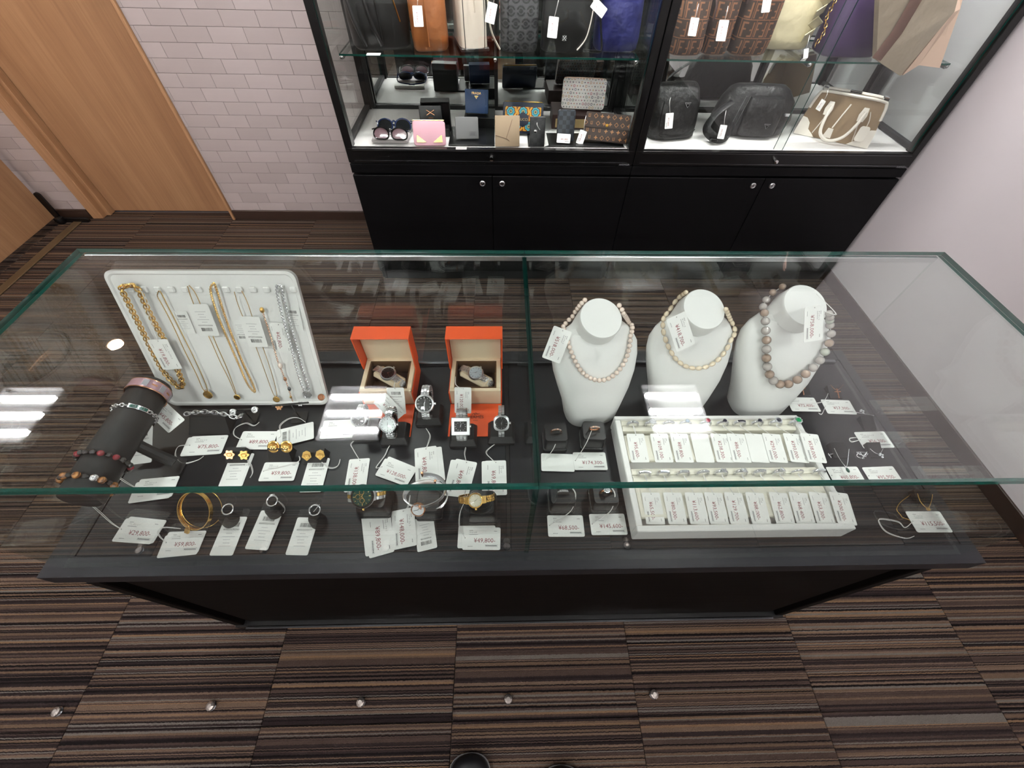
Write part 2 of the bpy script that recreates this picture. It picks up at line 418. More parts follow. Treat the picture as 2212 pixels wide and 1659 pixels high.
# second door leaf standing open
d2 = struct('door_2', MB().box((-2.664, 1.70, 1.035), (.036, .84, 2.01), bev=.002), ['door_wood'])
h_ = MB().box((-2.625, 1.36, 1.0), (.014, .11, .018), bev=.004).box((-2.637, 1.40, 1.0), (.02, .02, .02), bev=.004)
h_.build('door_handle', ['steel'], d2)
struct('trim_1', MB().box((-2.535, 1.35, .003), (.048, 1.55, .006), bev=.002), ['threshold'])
ds = thing('door_stopper', 'black rounded metal door stop at the foot of the open wooden door', 'door stop', TR(-2.62, 2.115, 0))
b = MB(); b.T = TR(-.012, .011, .03, rx=PI / 2) ; b.prism(rrect(.034, .15, .016, 5, 0, .075), -.005, .005); b.build('door_plate', ['rubber_black'], ds)
b = MB(); b.T = TR(.055, .012, .012, rx=PI / 2); b.prism(rrect(.20, .026, .012, 5), -.008, .008); b.build('floor_arm', ['rubber_black'], ds)
b = MB(); b.lathe([(.02, 0), (.024, .012), (.02, .034), (.008, .04)], 16); b.build('hub', ['rubber_black'], ds)

# ------------------------------------------------------------------ ceiling fittings (partly seen as reflections in the glass)
for yy, row in ((1.131, 'over the counter'), (-.76, 'over the customer side'), (-2.2, 'by the shop front')):
    for xx, pos in ((-2.76, 'above the doors'), (-.853, 'mid-shop'), (1.025, 'beside the plain side wall')):
        t = thing('ceiling_light', 'square white ceiling light with three tubes %s, %s' % (pos, row), 'ceiling light', TR(xx, yy, H), 'ceiling lights')
        MB().box((0, 0, -.004), (.335, .375, .008)).box((-.172, 0, -.015), (.012, .375, .03)).box((.172, 0, -.015), (.012, .375, .03)).box((0, -.19, -.015), (.356, .012, .03)).box((0, .19, -.015), (.356, .012, .03)).build('housing', ['fixture_white'], t)
        for q in (-.115, 0, .115): MB().box((0, q, -.022), (.315, .030, .022), bev=.008).build('tube', ['tube_glow'], t)
for (xx, yy, pos) in ((-2.52, 1.69, 'above the doors in the back corner'), (-3.5, 1.75, 'added out of view beyond the open door leaf for a warm wash')):  # second downlight is added out of view, to warm the door corner
    t = thing('downlight', 'small round warm recessed downlight ' + pos, 'downlight', TR(xx, yy, H), 'warm downlights')
    MB().lathe([(.058, 0), (.058, -.006), (.045, -.008), (.042, 0)], 24, cap=False).build('trim_ring', ['fixture_white'], t)
    MB().lathe([(.041, -.004), (.02, -.006), (.001, -.0065)], 20).build('bulb', ['warm_glow'], t)
    ld = bpy.data.lights.new('downlight_beam', 'SPOT'); ld.energy = 15; ld.color = (1, .66, .40); ld.spot_size = math.radians(82); ld.spot_blend = .9; ld.shadow_soft_size = .04
    lo = bpy.data.objects.new('beam', ld); COL.objects.link(lo); lo.parent = t; lo.location = (0, 0, -.03)
t = thing('dome_mirror', 'round convex safety mirror on the ceiling above the doors', 'mirror', TR(-3.03, 1.55, H))
MB().lathe([(.27, -.002), (.275, -.012), (.262, -.02)], 40, cap=False).build('rim', ['black_plastic'], t)
MB().lathe([(.262, -.012), (.24, -.045), (.19, -.085), (.12, -.115), (.05, -.13), (.002, -.132)], 40).build('mirror_dome', ['mirror'], t, 60)

# ------------------------------------------------------------------ the jewellery counter
ZD, ZT = .614, .9475
GX0, GX1, GXM, GY1, GT = -.789, .871, .0446, .478, .008
ct = thing('glass_counter', 'long dark glass-topped jewellery counter full of watches, necklaces and rings', 'display counter', TR(0, 0, 0))
def pane(name, c, d, parent, clear='clear_glass', edge='glass_edge', lab=None):
    bare = name in ('front_pane', 'side_pane', 'back_pane')
    ax = min(range(3), key=lambda i: d[i]); m = MB(); m.box(c, d)
    fa = {2: (0, 1), 1: (2, 3), 0: (4, 5)}[ax]; m.mi = [0 if (i in fa or (i == 0 and ax != 2) or (bare and (i != 1 or name == 'back_pane'))) else 1 for i in range(6)]
    o = m.build(name, [clear, edge], parent, 0)
    if lab: o['label'] = lab
    return o
for (a, b) in ((GX0, GXM - .0003), (GXM + .0003, GX1)):
    pane('top_pane', ((a + b) / 2, GY1 / 2, ZT - GT / 2), (b - a, GY1, GT), ct, lab='clear glass top sheet with green edge')
    a2, b2 = (a + .0085, b) if a < -.5 else (a, b - .0085)
    pane('front_pane', ((a2 + b2) / 2, GT / 2, (ZD + ZT - GT) / 2), (b2 - a2, GT, ZT - GT - ZD - .0005), ct)
    pane('back_pane', ((a2 + b2) / 2, GY1 - .004, (ZD + ZT - GT - .012) / 2), (b2 - a2 - .004, .005, ZT - GT - ZD - .014), ct)
for x in (GX0 + GT / 2, GX1 - GT / 2):
    pane('side_pane', (x, GY1 / 2, (ZD + ZT - GT) / 2), (GT, GY1, ZT - GT - ZD - .0005), ct)
pane('partition_pane', (GXM, GY1 / 2 + .002, (ZD + ZT - GT) / 2), (GT, GY1 - .024, ZT - GT - ZD - .001), ct, edge='glass_edge_dark')
MB().box(((GX0 + GX1) / 2, GY1 - .004, ZT - GT - .006), (GX1 - GX0 - .02, .007, .011), bev=.001).build('back_rail', ['silver'], ct)
MB().box(((GX0 + GX1) / 2, GY1 - .004, ZD + .006), (GX1 - GX0 - .02, .008, .012), bev=.001).build('bottom_rail', ['dark_steel'], ct)
X0, X1, Y0, Y1 = -.825, .908, -.0165, .520
fr = MB()
fr.T = Matrix()
def frame_side(p, q, r, s_):   # mitred board, top z ZD
    V = [(*a, z) for z in (ZD - .038, ZD) for a in (p, q, r, s_)]
    return MB().add(V, [(3, 2, 1, 0), (4, 5, 6, 7), (0, 1, 5, 4), (1, 2, 6, 5), (2, 3, 7, 6), (3, 0, 4, 7)])
ix0, ix1, iy0, iy1 = -.781, .884, .019, .488
for p in (((X0, Y0), (X1, Y0), (ix1, iy0), (ix0, iy0)), ((X1, Y0), (X1, Y1), (ix1, iy1), (ix1, iy0)), ((X1, Y1), (X0, Y1), (ix0, iy1), (ix1, iy1)), ((X0, Y1), (X0, Y0), (ix0, iy0), (ix0, iy1))):
    frame_side(*p).build('deck_frame', ['deck_wood'], ct, 0)
for (a, b) in ((ix0 + .001, .0085), (.0165, ix1 - .001)):
    MB().box(((a + b) / 2, (iy0 + iy1) / 2, ZD - .011), (b - a, iy1 - iy0 - .002, .020), bev=.001).build('deck_panel', ['deck_wood'], ct, 0)
MB().box((.0125, (iy0 + iy1) / 2, ZD - .014), (.008, iy1 - iy0, .02)).build('deck_joint', ['black_matte'], ct, 0)
DK = ZD - .0006
BX0, BX1, BY0, BY1 = -.772, .838, -.008, .505
MB().box(((BX0 + BX1) / 2, (BY0 + .012 + BY1) / 2, .30), (BX1 - BX0 - .004, BY1 - BY0 - .012, .54)).build('carcass', ['body_wood'], ct, 0)
MB().box((.033, BY0 + .008, .305), (1.53, .016, .53), bev=.002).build('front_panel', ['body_wood'], ct, 0)
for (x, wd) in ((BX0 + .013, .026), (BX1 - .013, .026)): MB().box((x, BY0 + .002, .305), (wd, .022, .54), bev=.002).build('corner_post', ['body_wood'], ct, 0)
MB().box(((BX0 + BX1) / 2, BY0 + .008, .018), (BX1 - BX0, .044, .036), bev=.003).build('plinth', ['black_satin'], ct, 0)
MB().box((.033, BY0 - .016, .037), (1.54, .006, .004), bev=.001).build('plinth_strip', ['dark_steel'], ct, 0)

# ------------------------------------------------------------------ the two glass cabinets at the back wall
YC, YK, ZC = 1.582, 2.075, .660
SHZ, SHY = .944, 1.69
def cabinet(x0, x1, label):
    t = thing('glass_cabinet', label, 'display cabinet', TR(0, 0, 0), 'tall black glass cabinets along the back wall')
    xm = (x0 + x1) / 2; g = .0015; x0 += g; x1 -= g; wd = x1 - x0
    MB().box((xm, (YC + YK) / 2 + .012, .28), (wd, YK - YC - .024, .546)).build('base_body', ['cabinet_black'], t, 0)
    MB().box((xm, YC + .03, .03), (wd - .02, .02, .06)).build('plinth', ['black_matte'], t, 0)
    for (a, b, lx) in ((x0, xm - .0012, xm - .0425), (xm + .0012, x1, xm + .0425)):
        d = MB().box(((a + b) / 2, YC + .009, .308), (b - a, .018, .494), bev=.0015).build('door', ['cabinet_black'], t, 0)
        k = MB(); k.T = TR(lx, YC, .524, rx=PI / 2); k.lathe([(.0125, -.001), (.0125, .003), (.0095, .005), (.0085, .003), (.002, .003)], 20); k.T = k.T @ TR(0, 0, .0035); k.box((0, 0, 0), (.002, .009, .002), 1)
        k.build('lock', ['steel', 'dark_steel'], d)
    MB().box((xm, YC + .2, .582), (wd, .40 - .003, .037), bev=.0015).build('rail', ['cabinet_black'], t, 0)
    MB().box((xm, YC + .24, .6035), (wd - .01, .46, .008)).build('shadow_gap', ['black_matte'], t, 0)
    r = MB().box((xm, YC + .011, .6345), (wd, .022, .057), bev=.0015)
    ro = r.build('bottom_frame', ['black_frame'], t, 0)
    k = MB().box((xm, YC - .0015, .6145), (wd - .05, .003, .003)).box((xm, YC - .0015, .656), (wd - .05, .003, .002)); k.build('frame_bead', ['dark_steel'], ro, 0)
    lt = link('lettering', text_mesh('AVENGA', .011, 'print_pale'), ro, TR(x1 - .035, YC - .0008, .6085, rx=PI / 2)); lt['label'] = 'small grey maker name lettering'
    k = MB(); k.T = TR(xm - .001, YC, .632, rx=PI / 2); k.lathe([(.009, -.002), (.009, .012), (.0075, .018), (.003, .019)], 16); k.build('lock', ['chrome'], t)
    MB().box((xm, (YC + YK) / 2 + .008, ZC - .012), (wd - .004, YK - YC - .03, .022)).build('deck', ['cabinet_white'], t, 0)
    for x in (x0 + .015, x1 - .015):
        MB().box((x, YC + .0225, 1.28), (.030, .045, 1.24), bev=.002).build('post', ['black_frame'], t, 0)
        MB().box((x, YK - .045, 1.28), (.030, .07, 1.24), bev=.002).build('post', ['black_frame'], t, 0)
        sx = 1 if x < xm else -1
        MB().box((x - sx * .003, (YC + YK) / 2, .672), (.022, YK - YC - .1, .016), bev=.001).build('side_rail', ['charcoal'], t, 0)
        pane('side_glass', (x - sx * .006, (YC + YK) / 2 - .01, 1.28), (.005, YK - YC - .13, 1.2), t, 'cab_glass', 'glass_edge')
        MB().box((x + sx * .024, 2.0, 1.28), (.018, .018, 1.22), bev=.001).build('shelf_standard', ['black_satin'], t, 0)
    MB().box((xm + .018, 2.002, 1.28), (.016, .016, 1.22), bev=.001).build('shelf_standard', ['black_satin'], t, 0)
    m = MB().box((xm, 2.022, 1.28), (wd - .062, .006, 1.22)); m.build('back_mirror', ['mirror'], t, 0)
    MB().box((xm, 2.012, ZC + .008), (wd - .062, .014, .016), bev=.001).build('mirror_rail', ['black_satin'], t, 0)
    MB().box((xm, (YC + YK) / 2, 1.92), (wd, YK - YC, .06), bev=.003).build('top', ['black_frame'], t, 0)
    MB().box((xm, YC + .011, 1.86), (wd - .062, .022, .07), bev=.002).build('added_led_lip', ['black_frame'], t, 0)  # unseen lip, added to keep the light strip out of the counter glass reflection
    MB().box((xm, YC + .05, 1.886), (wd - .12, .024, .010), bev=.003).build('light_strip', ['led_glow'], t, 0)
    pane('shelf', (xm, (SHY + 1.985) / 2, SHZ - .003), (wd - .075, 1.985 - SHY, .006), t, 'cab_glass', 'glass_edge')
    for x in (x0 + .045, xm + .018, x1 - .045):
        b = MB().box((x, (SHY + 1.99) / 2 + .005, SHZ - .013), (.006, 1.99 - SHY + .002, .012), bev=.001); b.T = TR(x, SHY + .003, SHZ - .010, rx=PI / 2); b.lathe([(.006, -.002), (.006, .006), (.003, .008)], 12)
        b.build('shelf_bracket', ['silver'], t)
    for (a, b, y) in ((x0 + .031, xm + .012, YC + .006), (xm - .022, x1 - .031, YC + .014)):
        pane('sliding_pane', ((a + b) / 2, y, 1.28), (b - a, .005, 1.22), t, 'cab_glass', 'glass_edge')
    return t
cabinet(-.631, .558, 'tall black glass cabinet holding wallets and sunglasses, beside the tiled wall')
cabinet(.558, 1.757, 'tall black glass cabinet holding black nylon bags, against the plain side wall')

# ------------------------------------------------------------------ price tags
CW, CH = .080, .047
_card = MB().prism(rrect(CW, CH, .0035, 3), -.00035, .00035).mesh('price_tag', ['card'], 0)
_cardp = MB().prism(rrect(CH, CW, .0035, 3), -.00035, .00035).mesh('price_tag', ['card'], 0)
def _dash(m, x0, x1, y, h=.0011, n=6, gap=.25, mi=0, z=.0005):
    w = (x1 - x0) / n
    for i in range(n): m.add([(x0 + i * w, y - h / 2, z), (x0 + (i + 1 - gap) * w, y - h / 2, z), (x0 + (i + 1 - gap) * w, y + h / 2, z), (x0 + i * w, y + h / 2, z)], [(0, 1, 2, 3)], mi)
def _outline(m, x0, x1, y0, y1, t, mi=0):
    for a, b, c, d in ((x0, x1, y0, y0 + t), (x0, x1, y1 - t, y1), (x0, x0 + t, y0, y1), (x1 - t, x1, y0, y1)):
        m.add([(a, c, .0005), (b, c, .0005), (b, d, .0005), (a, d, .0005)], [(0, 1, 2, 3)], mi)
_fp = MB(); _dash(_fp, -.027, -.019, .0165, .0010, 3); _dash(_fp, -.027, -.008, .0082, .0010, 9, .3); _dash(_fp, .026, .033, .0155, .0011, 3, .2); _dash(_fp, .009, .033, -.0150, .0018, 8, .2); _outline(_fp, .008, .034, -.0172, -.0128, .0003)
_dash(_fp, -.029, -.018, -.0165, .0009, 5)
_fp.lathe([(.0012, .0004), (.0012, .0006)], 8, c=(-.0355, .001, 0))
_fprint = _fp.mesh('fine_print', ['print_grey'], 0)
_rn = random.Random(3); _bc = MB(); x = -.0125
while x < .0125:
    w_ = _rn.choice((.00035, .00035, .0007, .0010)); _bc.add([(x, .0185, .0005), (x + w_, .0185, .0005), (x + w_, .0275, .0005), (x, .0275, .0005)], [(0, 1, 2, 3)]); x += w_ + _rn.choice((.00035, .0005, .0008))
for i, (a, b, n) in enumerate(((-.007, .006, 4), (-.013, .014, 9), (-.008, .007, 5), (-.006, .008, 4), (-.012, .013, 8))): _dash(_bc, a, b, .0045 - i * .0065, .0012, n, .35, 1)
_bprint = _bc.mesh('barcode_print', ['print_black', 'print_pale'], 0)
_fprint2 = _fprint
TAGZ = [0]
def tag(p0, p1, price=None, code=None, label='', kana=None, z=None, plane=None, string=None, group='price tags in the counter', under=None, name='price_tag', scl=None, flip=False):
    """p0 -> p1: pixels at the middle of the card's two ends along the reading direction"""
    TAGZ[0] += 1
    if plane:
        A, B = pplane(*p0, *plane), pplane(*p1, *plane); n = plane[1].normalized()
    else:
        zz = (DK + .0012 + (TAGZ[0] % 4) * .0009) if z is None else z
        A, B = pz(*p0, zz), pz(*p1, zz); n = Vector((0, 0, 1))
    xa = (B - A); L = xa.length; xa.normalize(); ya = n.cross(xa).normalized(); n = xa.cross(ya)
    port = code is not None
    s_ = scl or L / (CH if port else CW)
    Mx = basis((A + B) / 2, xa, ya, n) @ Matrix.Scale(s_, 4)
    o = link(name, _cardp if port else _card, None, Mx)
    tag_obj(o, label, 'price tag', group)
    if under: link('second_card', _cardp if port else _card, o, TR(under[0], under[1], -.0008, rz=under[2]))
    if port:
        link('barcode_print', _bprint, o)['kind'] = 'stuff'
        link('number_lettering', text_mesh(code, .0052, 'print_black'), o, TR(0, .0125, .0005))
    elif price:
        link('fine_print', _fprint2, o)['kind'] = 'stuff'
        link('price_lettering', text_mesh('¥' + price + '-', .0128, 'print_red'), o, TR(.0065, -.0045, .0005))
        if kana: link('item_lettering', text_mesh(kana, .0042, 'print_grey', 'LEFT'), o, TR(-.027, .0122, .0005))
    if string:
        hole = Vector((-.0355, .001, .001)) if not port else Vector((0, .036, .001))
        inv = Mx.inverted(); T = [inv @ Vector(q) for q in string]
        P = catmull([hole] + T, 7)
        st = MB().tube(P, .0006 / s_, 5).tube([q + Vector((.0009, .0012, .0004)) * math.sin(PI * i / (len(P) - 1)) * 1.6 for i, q in enumerate(P)], .0005 / s_, 5)
        st.build('string', ['string'], o)
    return o
def W(u, v, z=None): return pz(u, v, DK + .002 if z is None else z)
def loopstr(*pts): return [W(*p) for p in pts]

# ------------------------------------------------------------------ necklace board
BP = Vector((-.58, .352, .616)); BU = Vector((0, .112, .290)).normalized(); BN = Vector((0, -BU.z, BU.y)); BXv = Vector((1, 0, 0)); BH = .312
bd = thing('necklace_board', 'white leather necklace board leaning on an easel with gold chains hung on it', 'display board', basis(Vector((-.5825, .352, DK + .0055)), BXv, BU, BN))
MB().prism(rrect(.364, BH, .018, 6, 0, BH / 2), -.006, -.001).build('back_panel', ['white_plastic'], bd)
m = MB(); R = rrect(.364, BH, .018, 6, 0, BH / 2); R2 = rrect(.352, BH - .012, .014, 6, 0, BH / 2); R3 = rrect(.346, BH - .018, .012, 6, 0, BH / 2)
m.loft([[(*p, -.002) for p in R], [(*p, .003) for p in R], [(*p, .004) for p in R2], [(*p, .0015) for p in R3]], cap0=False, cap1=True); m.build('front_cushion', ['white_leather'], bd)
for i in range(13):
    x = -.142 + i * .0262
    MB().box((x, BH - .037, .0045), (.0125, .012, .006), bev=.0018).build('hook_tab', ['white_leather'], bd)
m = MB(); m.tube([(0, .24, -.011), (0, .080, -.085)], .005, 6); m.build('easel_leg', ['white_plastic'], bd)
BPL = (Vector((-.58, .352, DK)) + BN * .004, BN)
def bp(u, v, off=.003): return pplane(u, v, BPL[0] + BN * off, BN)
def chain_mesh(P, r, pitch, thick=.45, twist=True, mi=0):
    P = resample(P, pitch); m = MB()
    for i, p in enumerate(P):
        a = P[max(0, i - 1)]; b = P[min(len(P) - 1, i + 1)]; t = (b - a).normalized(); nn = BN - t * BN.dot(t); nn.normalize(); sd = t.cross(nn)
        if twist: ang = math.radians(38 if i % 2 else -38); nn, sd = nn * math.cos(ang) + sd * math.sin(ang), sd * math.cos(ang) - nn * math.sin(ang)
        m.T = basis(p, t, sd, nn); m.torus(r, r * thick * .62, 9, 5, sc=(1.25, .92))
    return m
def necklace(path, r, pitch, mat, label, off=None, kind='link', pend=None, extra=None):
    off = .0075 + r if off is None else off
    P = catmull([bp(u, v, off) for u, v in path], 8)
    c = P[0]; t = thing('necklace', label, 'necklace', Matrix.Translation(c), 'necklaces on the white board')
    inv = Matrix.Translation(-c)
    if kind == 'link': m = chain_mesh(P, r, pitch)
    elif kind == 'cable': m = chain_mesh(P, r, pitch, .4, True)
    else:
        m = MB(); Q = resample(P, pitch); m.tube(Q, [r * (1 if i % 2 else .62) for i in range(len(Q))], 5)
    m.v = [inv @ p for p in m.v]; m.build('chain', [mat], t)
    if pend:
        u, v, pr, pm, nm = pend; q = bp(u, v, off + .001) - c
        m = MB(); m.T = basis(q, BXv, BU, BN)
        m.lathe([(pr, -.001), (pr, .0008), (pr * .86, .0012), (pr * .8, .0006), (pr * .05, .0006)], 20)
        m.torus(pr * .36, pr * .09, 14, 5, a0=.6, a1=5.6); m.T = m.T @ TR(0, pr * 1.15, 0); m.torus(pr * .22, pr * .07, 10, 5)
        m.build(nm, [pm], t)
    if extra: extra(t, c)
    return t
necklace([(272, 618), (262, 622), (275, 650), (300, 700), (330, 760), (355, 805), (378, 830), (391, 838), (394, 828), (384, 800), (360, 745), (335, 700), (315, 660), (300, 628), (288, 617), (272, 618)], .0046, .0060, 'gold', 'chunky gold curb chain necklace hanging from the corner hook of the white board', pend=None)
necklace([(343, 628), (340, 640), (350, 658), (372, 700), (400, 760), (425, 810), (437, 838), (446, 848), (447, 838), (437, 812), (415, 765), (385, 705), (362, 660), (352, 640), (345, 628)], .0011, .0020, 'gold', 'fine gold chain with a flat round gold coin pendant on the white board', kind='bead', pend=(449, 853, .0098, 'gold', 'coin_pendant'))
necklace([(405, 618), (412, 640), (432, 690), (455, 735), (475, 780), (495, 820), (507, 848), (509, 850), (507, 840), (488, 790), (468, 745), (450, 700), (432, 655), (420, 630), (408, 616)], .0010, .0019, 'gold', 'fine gold chain with a small round pendant under the barcode tag on the board', kind='bead', pend=(512, 858, .0068, 'gold', 'round_pendant'))
necklace([(461, 612), (455, 628), (470, 680), (495, 740), (517, 790), (535, 830), (550, 847), (546, 830), (527, 790), (505, 735), (485, 680), (470, 632), (463, 612)], .0020, .0026, 'gold', 'medium gold curb chain necklace looped in the middle of the white board', pend=None)
necklace([(506, 630), (515, 660), (535, 710), (555, 755), (575, 810), (590, 850), (597, 858), (597, 845), (585, 800), (568, 750), (550, 700), (535, 655), (522, 628)], .0009, .0018, 'gold', 'thin gold chain with an oval pendant near the black earring bar', kind='bead', pend=(597, 863, .0074, 'gold', 'oval_pendant'))
def _charms(t, c):
    for (u, v, r, mt) in ((605, 790, .0062, 'pearl_cream'), (616, 819, .0045, 'rose_gold'), (625, 840, .0048, 'dark_steel'), (628, 858, .0030, 'gold'), (566, 670, .0055, 'gold')):
        m = MB(); m.T = basis(bp(u, v, .010) - c, BXv, BU, BN); m.sphere((0, 0, 0), r, 12, 8, sc=(.8, 1.15, .7)); m.build('charm', [mt], t)
necklace([(566, 667), (571, 685), (580, 712), (590, 745), (600, 780), (608, 800), (614, 815), (620, 830), (626, 848), (632, 866)], .0016, .0034, 'rose_gold', 'single strand gold bracelet with pearl and bead charms on the board', extra=_charms)
necklace([(598, 618), (600, 640), (612, 690), (628, 745), (642, 800), (655, 838), (661, 848), (668, 840), (655, 800), (640, 745), (625, 690), (612, 640), (606, 618), (598, 618)], .0026, .0036, 'silver', 'silver cable chain necklace with a round openwork pendant on the board', kind='cable', pend=(664, 852, .0105, 'silver', 'openwork_pendant'))
def bpl(off): return (BPL[0] + BN * off, BN)
tag((339, 734), (373, 797), '19,800', label='price tag reading 19,800 yen hanging on the chunky gold chain', kana='チェーン ネックレス', plane=bpl(.018), string=[bp(325, 690, .014), bp(310, 640, .014), bp(300, 624, .014)], group='price tags on the necklace board', scl=.88)
tag((382, 697), (413, 697), code='4000033258884', label='barcode tag ending 884 behind the fine coin pendant chain', plane=bpl(.002), group='price tags on the necklace board')
tag((462, 692), (418, 692), code='4000033240356', label='upside-down barcode tag ending 356 beside the fine coin pendant chain', plane=bpl(.014), group='price tags on the necklace board')
tag((536, 715), (505, 715), code='400003372084', label='mostly covered barcode tag ending 084 on the necklace board', plane=bpl(.003), group='price tags on the necklace board')
tag((570, 718), (527, 717), code='4000033240349', label='upside-down barcode tag ending 349 beside the charm bracelet', plane=bpl(.014), group='price tags on the necklace board')
tag((600, 697), (612, 762), '42,800', label='price tag reading 42,800 yen beside the charm bracelet', kana='ブレスレット', plane=bpl(.006), group='price tags on the necklace board', scl=.86)
tag((617, 688), (651, 690), code='4000033292553', label='barcode tag ending 553 behind the silver cable chain', plane=bpl(.002), group='price tags on the necklace board')

# ------------------------------------------------------------------ pearl busts
def bust(name, label, cx, cy_, rz, sc, lean=0.0):
    t = thing(name, label, 'bust', TR(cx, cy_, DK, rz=rz, s=sc), 'white necklace busts')
    S = [  # z, half width, front y, back y
        (.0002, .058, -.046, .026), (.004, .060, -.049, .030), (.045, .067, -.047, .042), (.09, .080, -.037, .052), (.125, .089, -.022, .060), (.155, .093, -.004, .067), (.178, .091, .010, .073), (.196, .080, .024, .077), (.208, .064, .034, .080), (.214, .052, .034, .082)]
    rings = []; n = 40
    for z, hw, yf, yb in S:
        q = []
        for k in range(n):
            a = 2 * PI * k / n; c_, s_ = math.cos(a), math.sin(a)
            x = hw * math.copysign(abs(c_) ** .62, c_); yc_ = (yf + yb) / 2; hd = (yb - yf) / 2
            y = yc_ + hd * math.copysign(abs(s_) ** (.85 if s_ < 0 else .55), s_)
            q.append((x, y, z))
        rings.append(q)
    # neck: tilted towards the viewer
    tl = math.radians(24); ctr = Vector((0, .050, .238)); up = Vector((0, -math.sin(tl), math.cos(tl))); fy = Vector((0, math.cos(tl), math.sin(tl)))
    for (h_, r) in ((-.020, .044), (.0, .0425), (.010, .0425), (.0125, .041)):
        rings.append([ctr + up * h_ + Vector((1, 0, 0)) * (r * math.cos(2 * PI * k / n)) + fy * (r * math.sin(2 * PI * k / n)) for k in range(n)])
    m = MB().loft(rings); b = m.build('torso', ['bust_white'], t, 45)
    MB().prism([(-.012, .03), (.012, .03), (.012, .085), (-.012, .085)], .0002, .004).build('foot', ['bust_white'], t, 0)
    m2 = MB(); m2.T = TR(0, .0, 0); m2.add([(-.004, .066, .15), (.004, .066, .15), (.004, .084, .004), (-.004, .084, .004), (-.004, .056, .15), (.004, .056, .15), (.004, .064, .004), (-.004, .064, .004)], [(0, 1, 2, 3), (5, 4, 7, 6), (0, 3, 7, 4), (1, 5, 6, 2), (0, 4, 5, 1), (3, 2, 6, 7)]); m2.build('strut', ['bust_white'], t, 0)
    Mx = t.matrix_basis
    return t, BVHTree.FromPolygons([Mx @ p for p in m.v], m.f)
def pearls(bvh, path, r0, mats, label, r1=None, sc=(1, 1, 1), string=True):
    pts = []
    for u, v in path:
        d = ray(u, v).normalized(); h = bvh.ray_cast(CAM, d)
        if h[0] is None:
            # off the silhouette: closest approach of the sight line to the bust
            best = min((bvh.find_nearest(CAM + d * (.45 + .01 * k)) + (k,) for k in range(70)), key=lambda q: q[3]); loc, nn = best[0], best[1]
        else: loc, nn = h[0], h[1]
        if nn.dot(CAM - loc) < 0 and h[0] is not None: nn = -nn
        pts.append(loc + nn * (r0 * 1.06))
    pts = [Vector((q.x, min(q.y, .458), q.z)) for q in pts]
    P = catmull(pts, 10); t = thing('pearl_necklace', label, 'necklace', Matrix.Translation(P[0]), 'pearl necklaces on the busts')
    # step along by diameter
    L = [0]
    for a, b in zip(P, P[1:]): L.append(L[-1] + (b - a).length)
    n = int(L[-1] / (2 * r0 * max(sc) * .985)); Q = resample(P, n=n + 1)
    for i_, q in enumerate(Q):
        h_ = bvh.find_nearest(q)
        if h_[0] is not None and (h_[3] < r0 * 1.04 or (q - h_[0]).dot(h_[1]) < 0): Q[i_] = h_[0] + h_[1] * (r0 * 1.05)
    MB().tube([q - P[0] for q in Q], .0007, 4).build('thread', ['string'], t)
    ms = [MB().sphere((0, 0, 0), 1.0, 18, 12, sc=sc).mesh('pearl', [m_], 80) for m_ in mats]
    rn = random.Random(len(Q))
    for i, q in enumerate(Q):
        a = Q[max(0, i - 1)]; b = Q[min(len(Q) - 1, i + 1)]; dz = (b - a).normalized().to_track_quat('Z', 'Y').to_matrix().to_4x4()
        k = r0 if r1 is None else r1 + (r0 - r1) * math.sin(PI * i / (len(Q) - 1)) ** .7
        link('pearl', ms[rn.randrange(len(ms))], t, Matrix.Translation(q - P[0]) @ dz @ Matrix.Scale(k * .95, 4))
    return t
b1, v1 = bust('necklace_bust', 'white necklace bust with a round cream pearl strand, beside the glass partition', .2035, .338, math.radians(12), 1.0)
b2, v2 = bust('necklace_bust', 'white necklace bust with a strand of long oval pearls, between two other busts', .409, .357, math.radians(10), 1.02)
b3, v3 = bust('necklace_bust', 'white necklace bust with a strand of large grey pearls', .605, .358, math.radians(4), 1.05)
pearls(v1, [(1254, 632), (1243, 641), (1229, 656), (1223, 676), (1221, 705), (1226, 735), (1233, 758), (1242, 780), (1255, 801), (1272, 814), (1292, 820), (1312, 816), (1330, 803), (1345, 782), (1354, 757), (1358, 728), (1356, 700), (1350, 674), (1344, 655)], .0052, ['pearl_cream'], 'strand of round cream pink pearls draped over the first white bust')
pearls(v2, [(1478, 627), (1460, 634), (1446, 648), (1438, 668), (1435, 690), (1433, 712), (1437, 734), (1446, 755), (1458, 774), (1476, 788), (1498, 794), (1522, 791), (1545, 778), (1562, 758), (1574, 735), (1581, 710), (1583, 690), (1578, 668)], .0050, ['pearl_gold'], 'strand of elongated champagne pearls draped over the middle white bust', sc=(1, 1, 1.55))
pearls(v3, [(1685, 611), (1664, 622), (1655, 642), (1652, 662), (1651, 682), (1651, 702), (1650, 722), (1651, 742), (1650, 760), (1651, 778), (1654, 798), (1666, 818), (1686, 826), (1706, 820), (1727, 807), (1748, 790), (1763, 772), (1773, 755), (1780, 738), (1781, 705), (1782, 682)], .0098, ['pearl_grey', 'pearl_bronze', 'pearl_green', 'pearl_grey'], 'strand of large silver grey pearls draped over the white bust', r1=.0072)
fn = Vector((.1, -.75, .62)).normalized()
tag((1216, 711), (1190, 778), '518,000', label='price tag reading 518,000 yen on the round cream pearl strand', kana='ネックレス', plane=(Vector((.125, .318, .782)), fn), string=[Vector((.135, .36, .80))], group='price tags on the pearl strands', scl=.83)
tag((1459, 681), (1482, 752), '418,700', label='price tag reading 418,700 yen on the oval pearl strand', kana='ネックレス', plane=(Vector((.355, .316, .808)), fn), string=[Vector((.36, .375, .83)), Vector((.372, .40, .855))], group='price tags on the pearl strands', scl=.86)
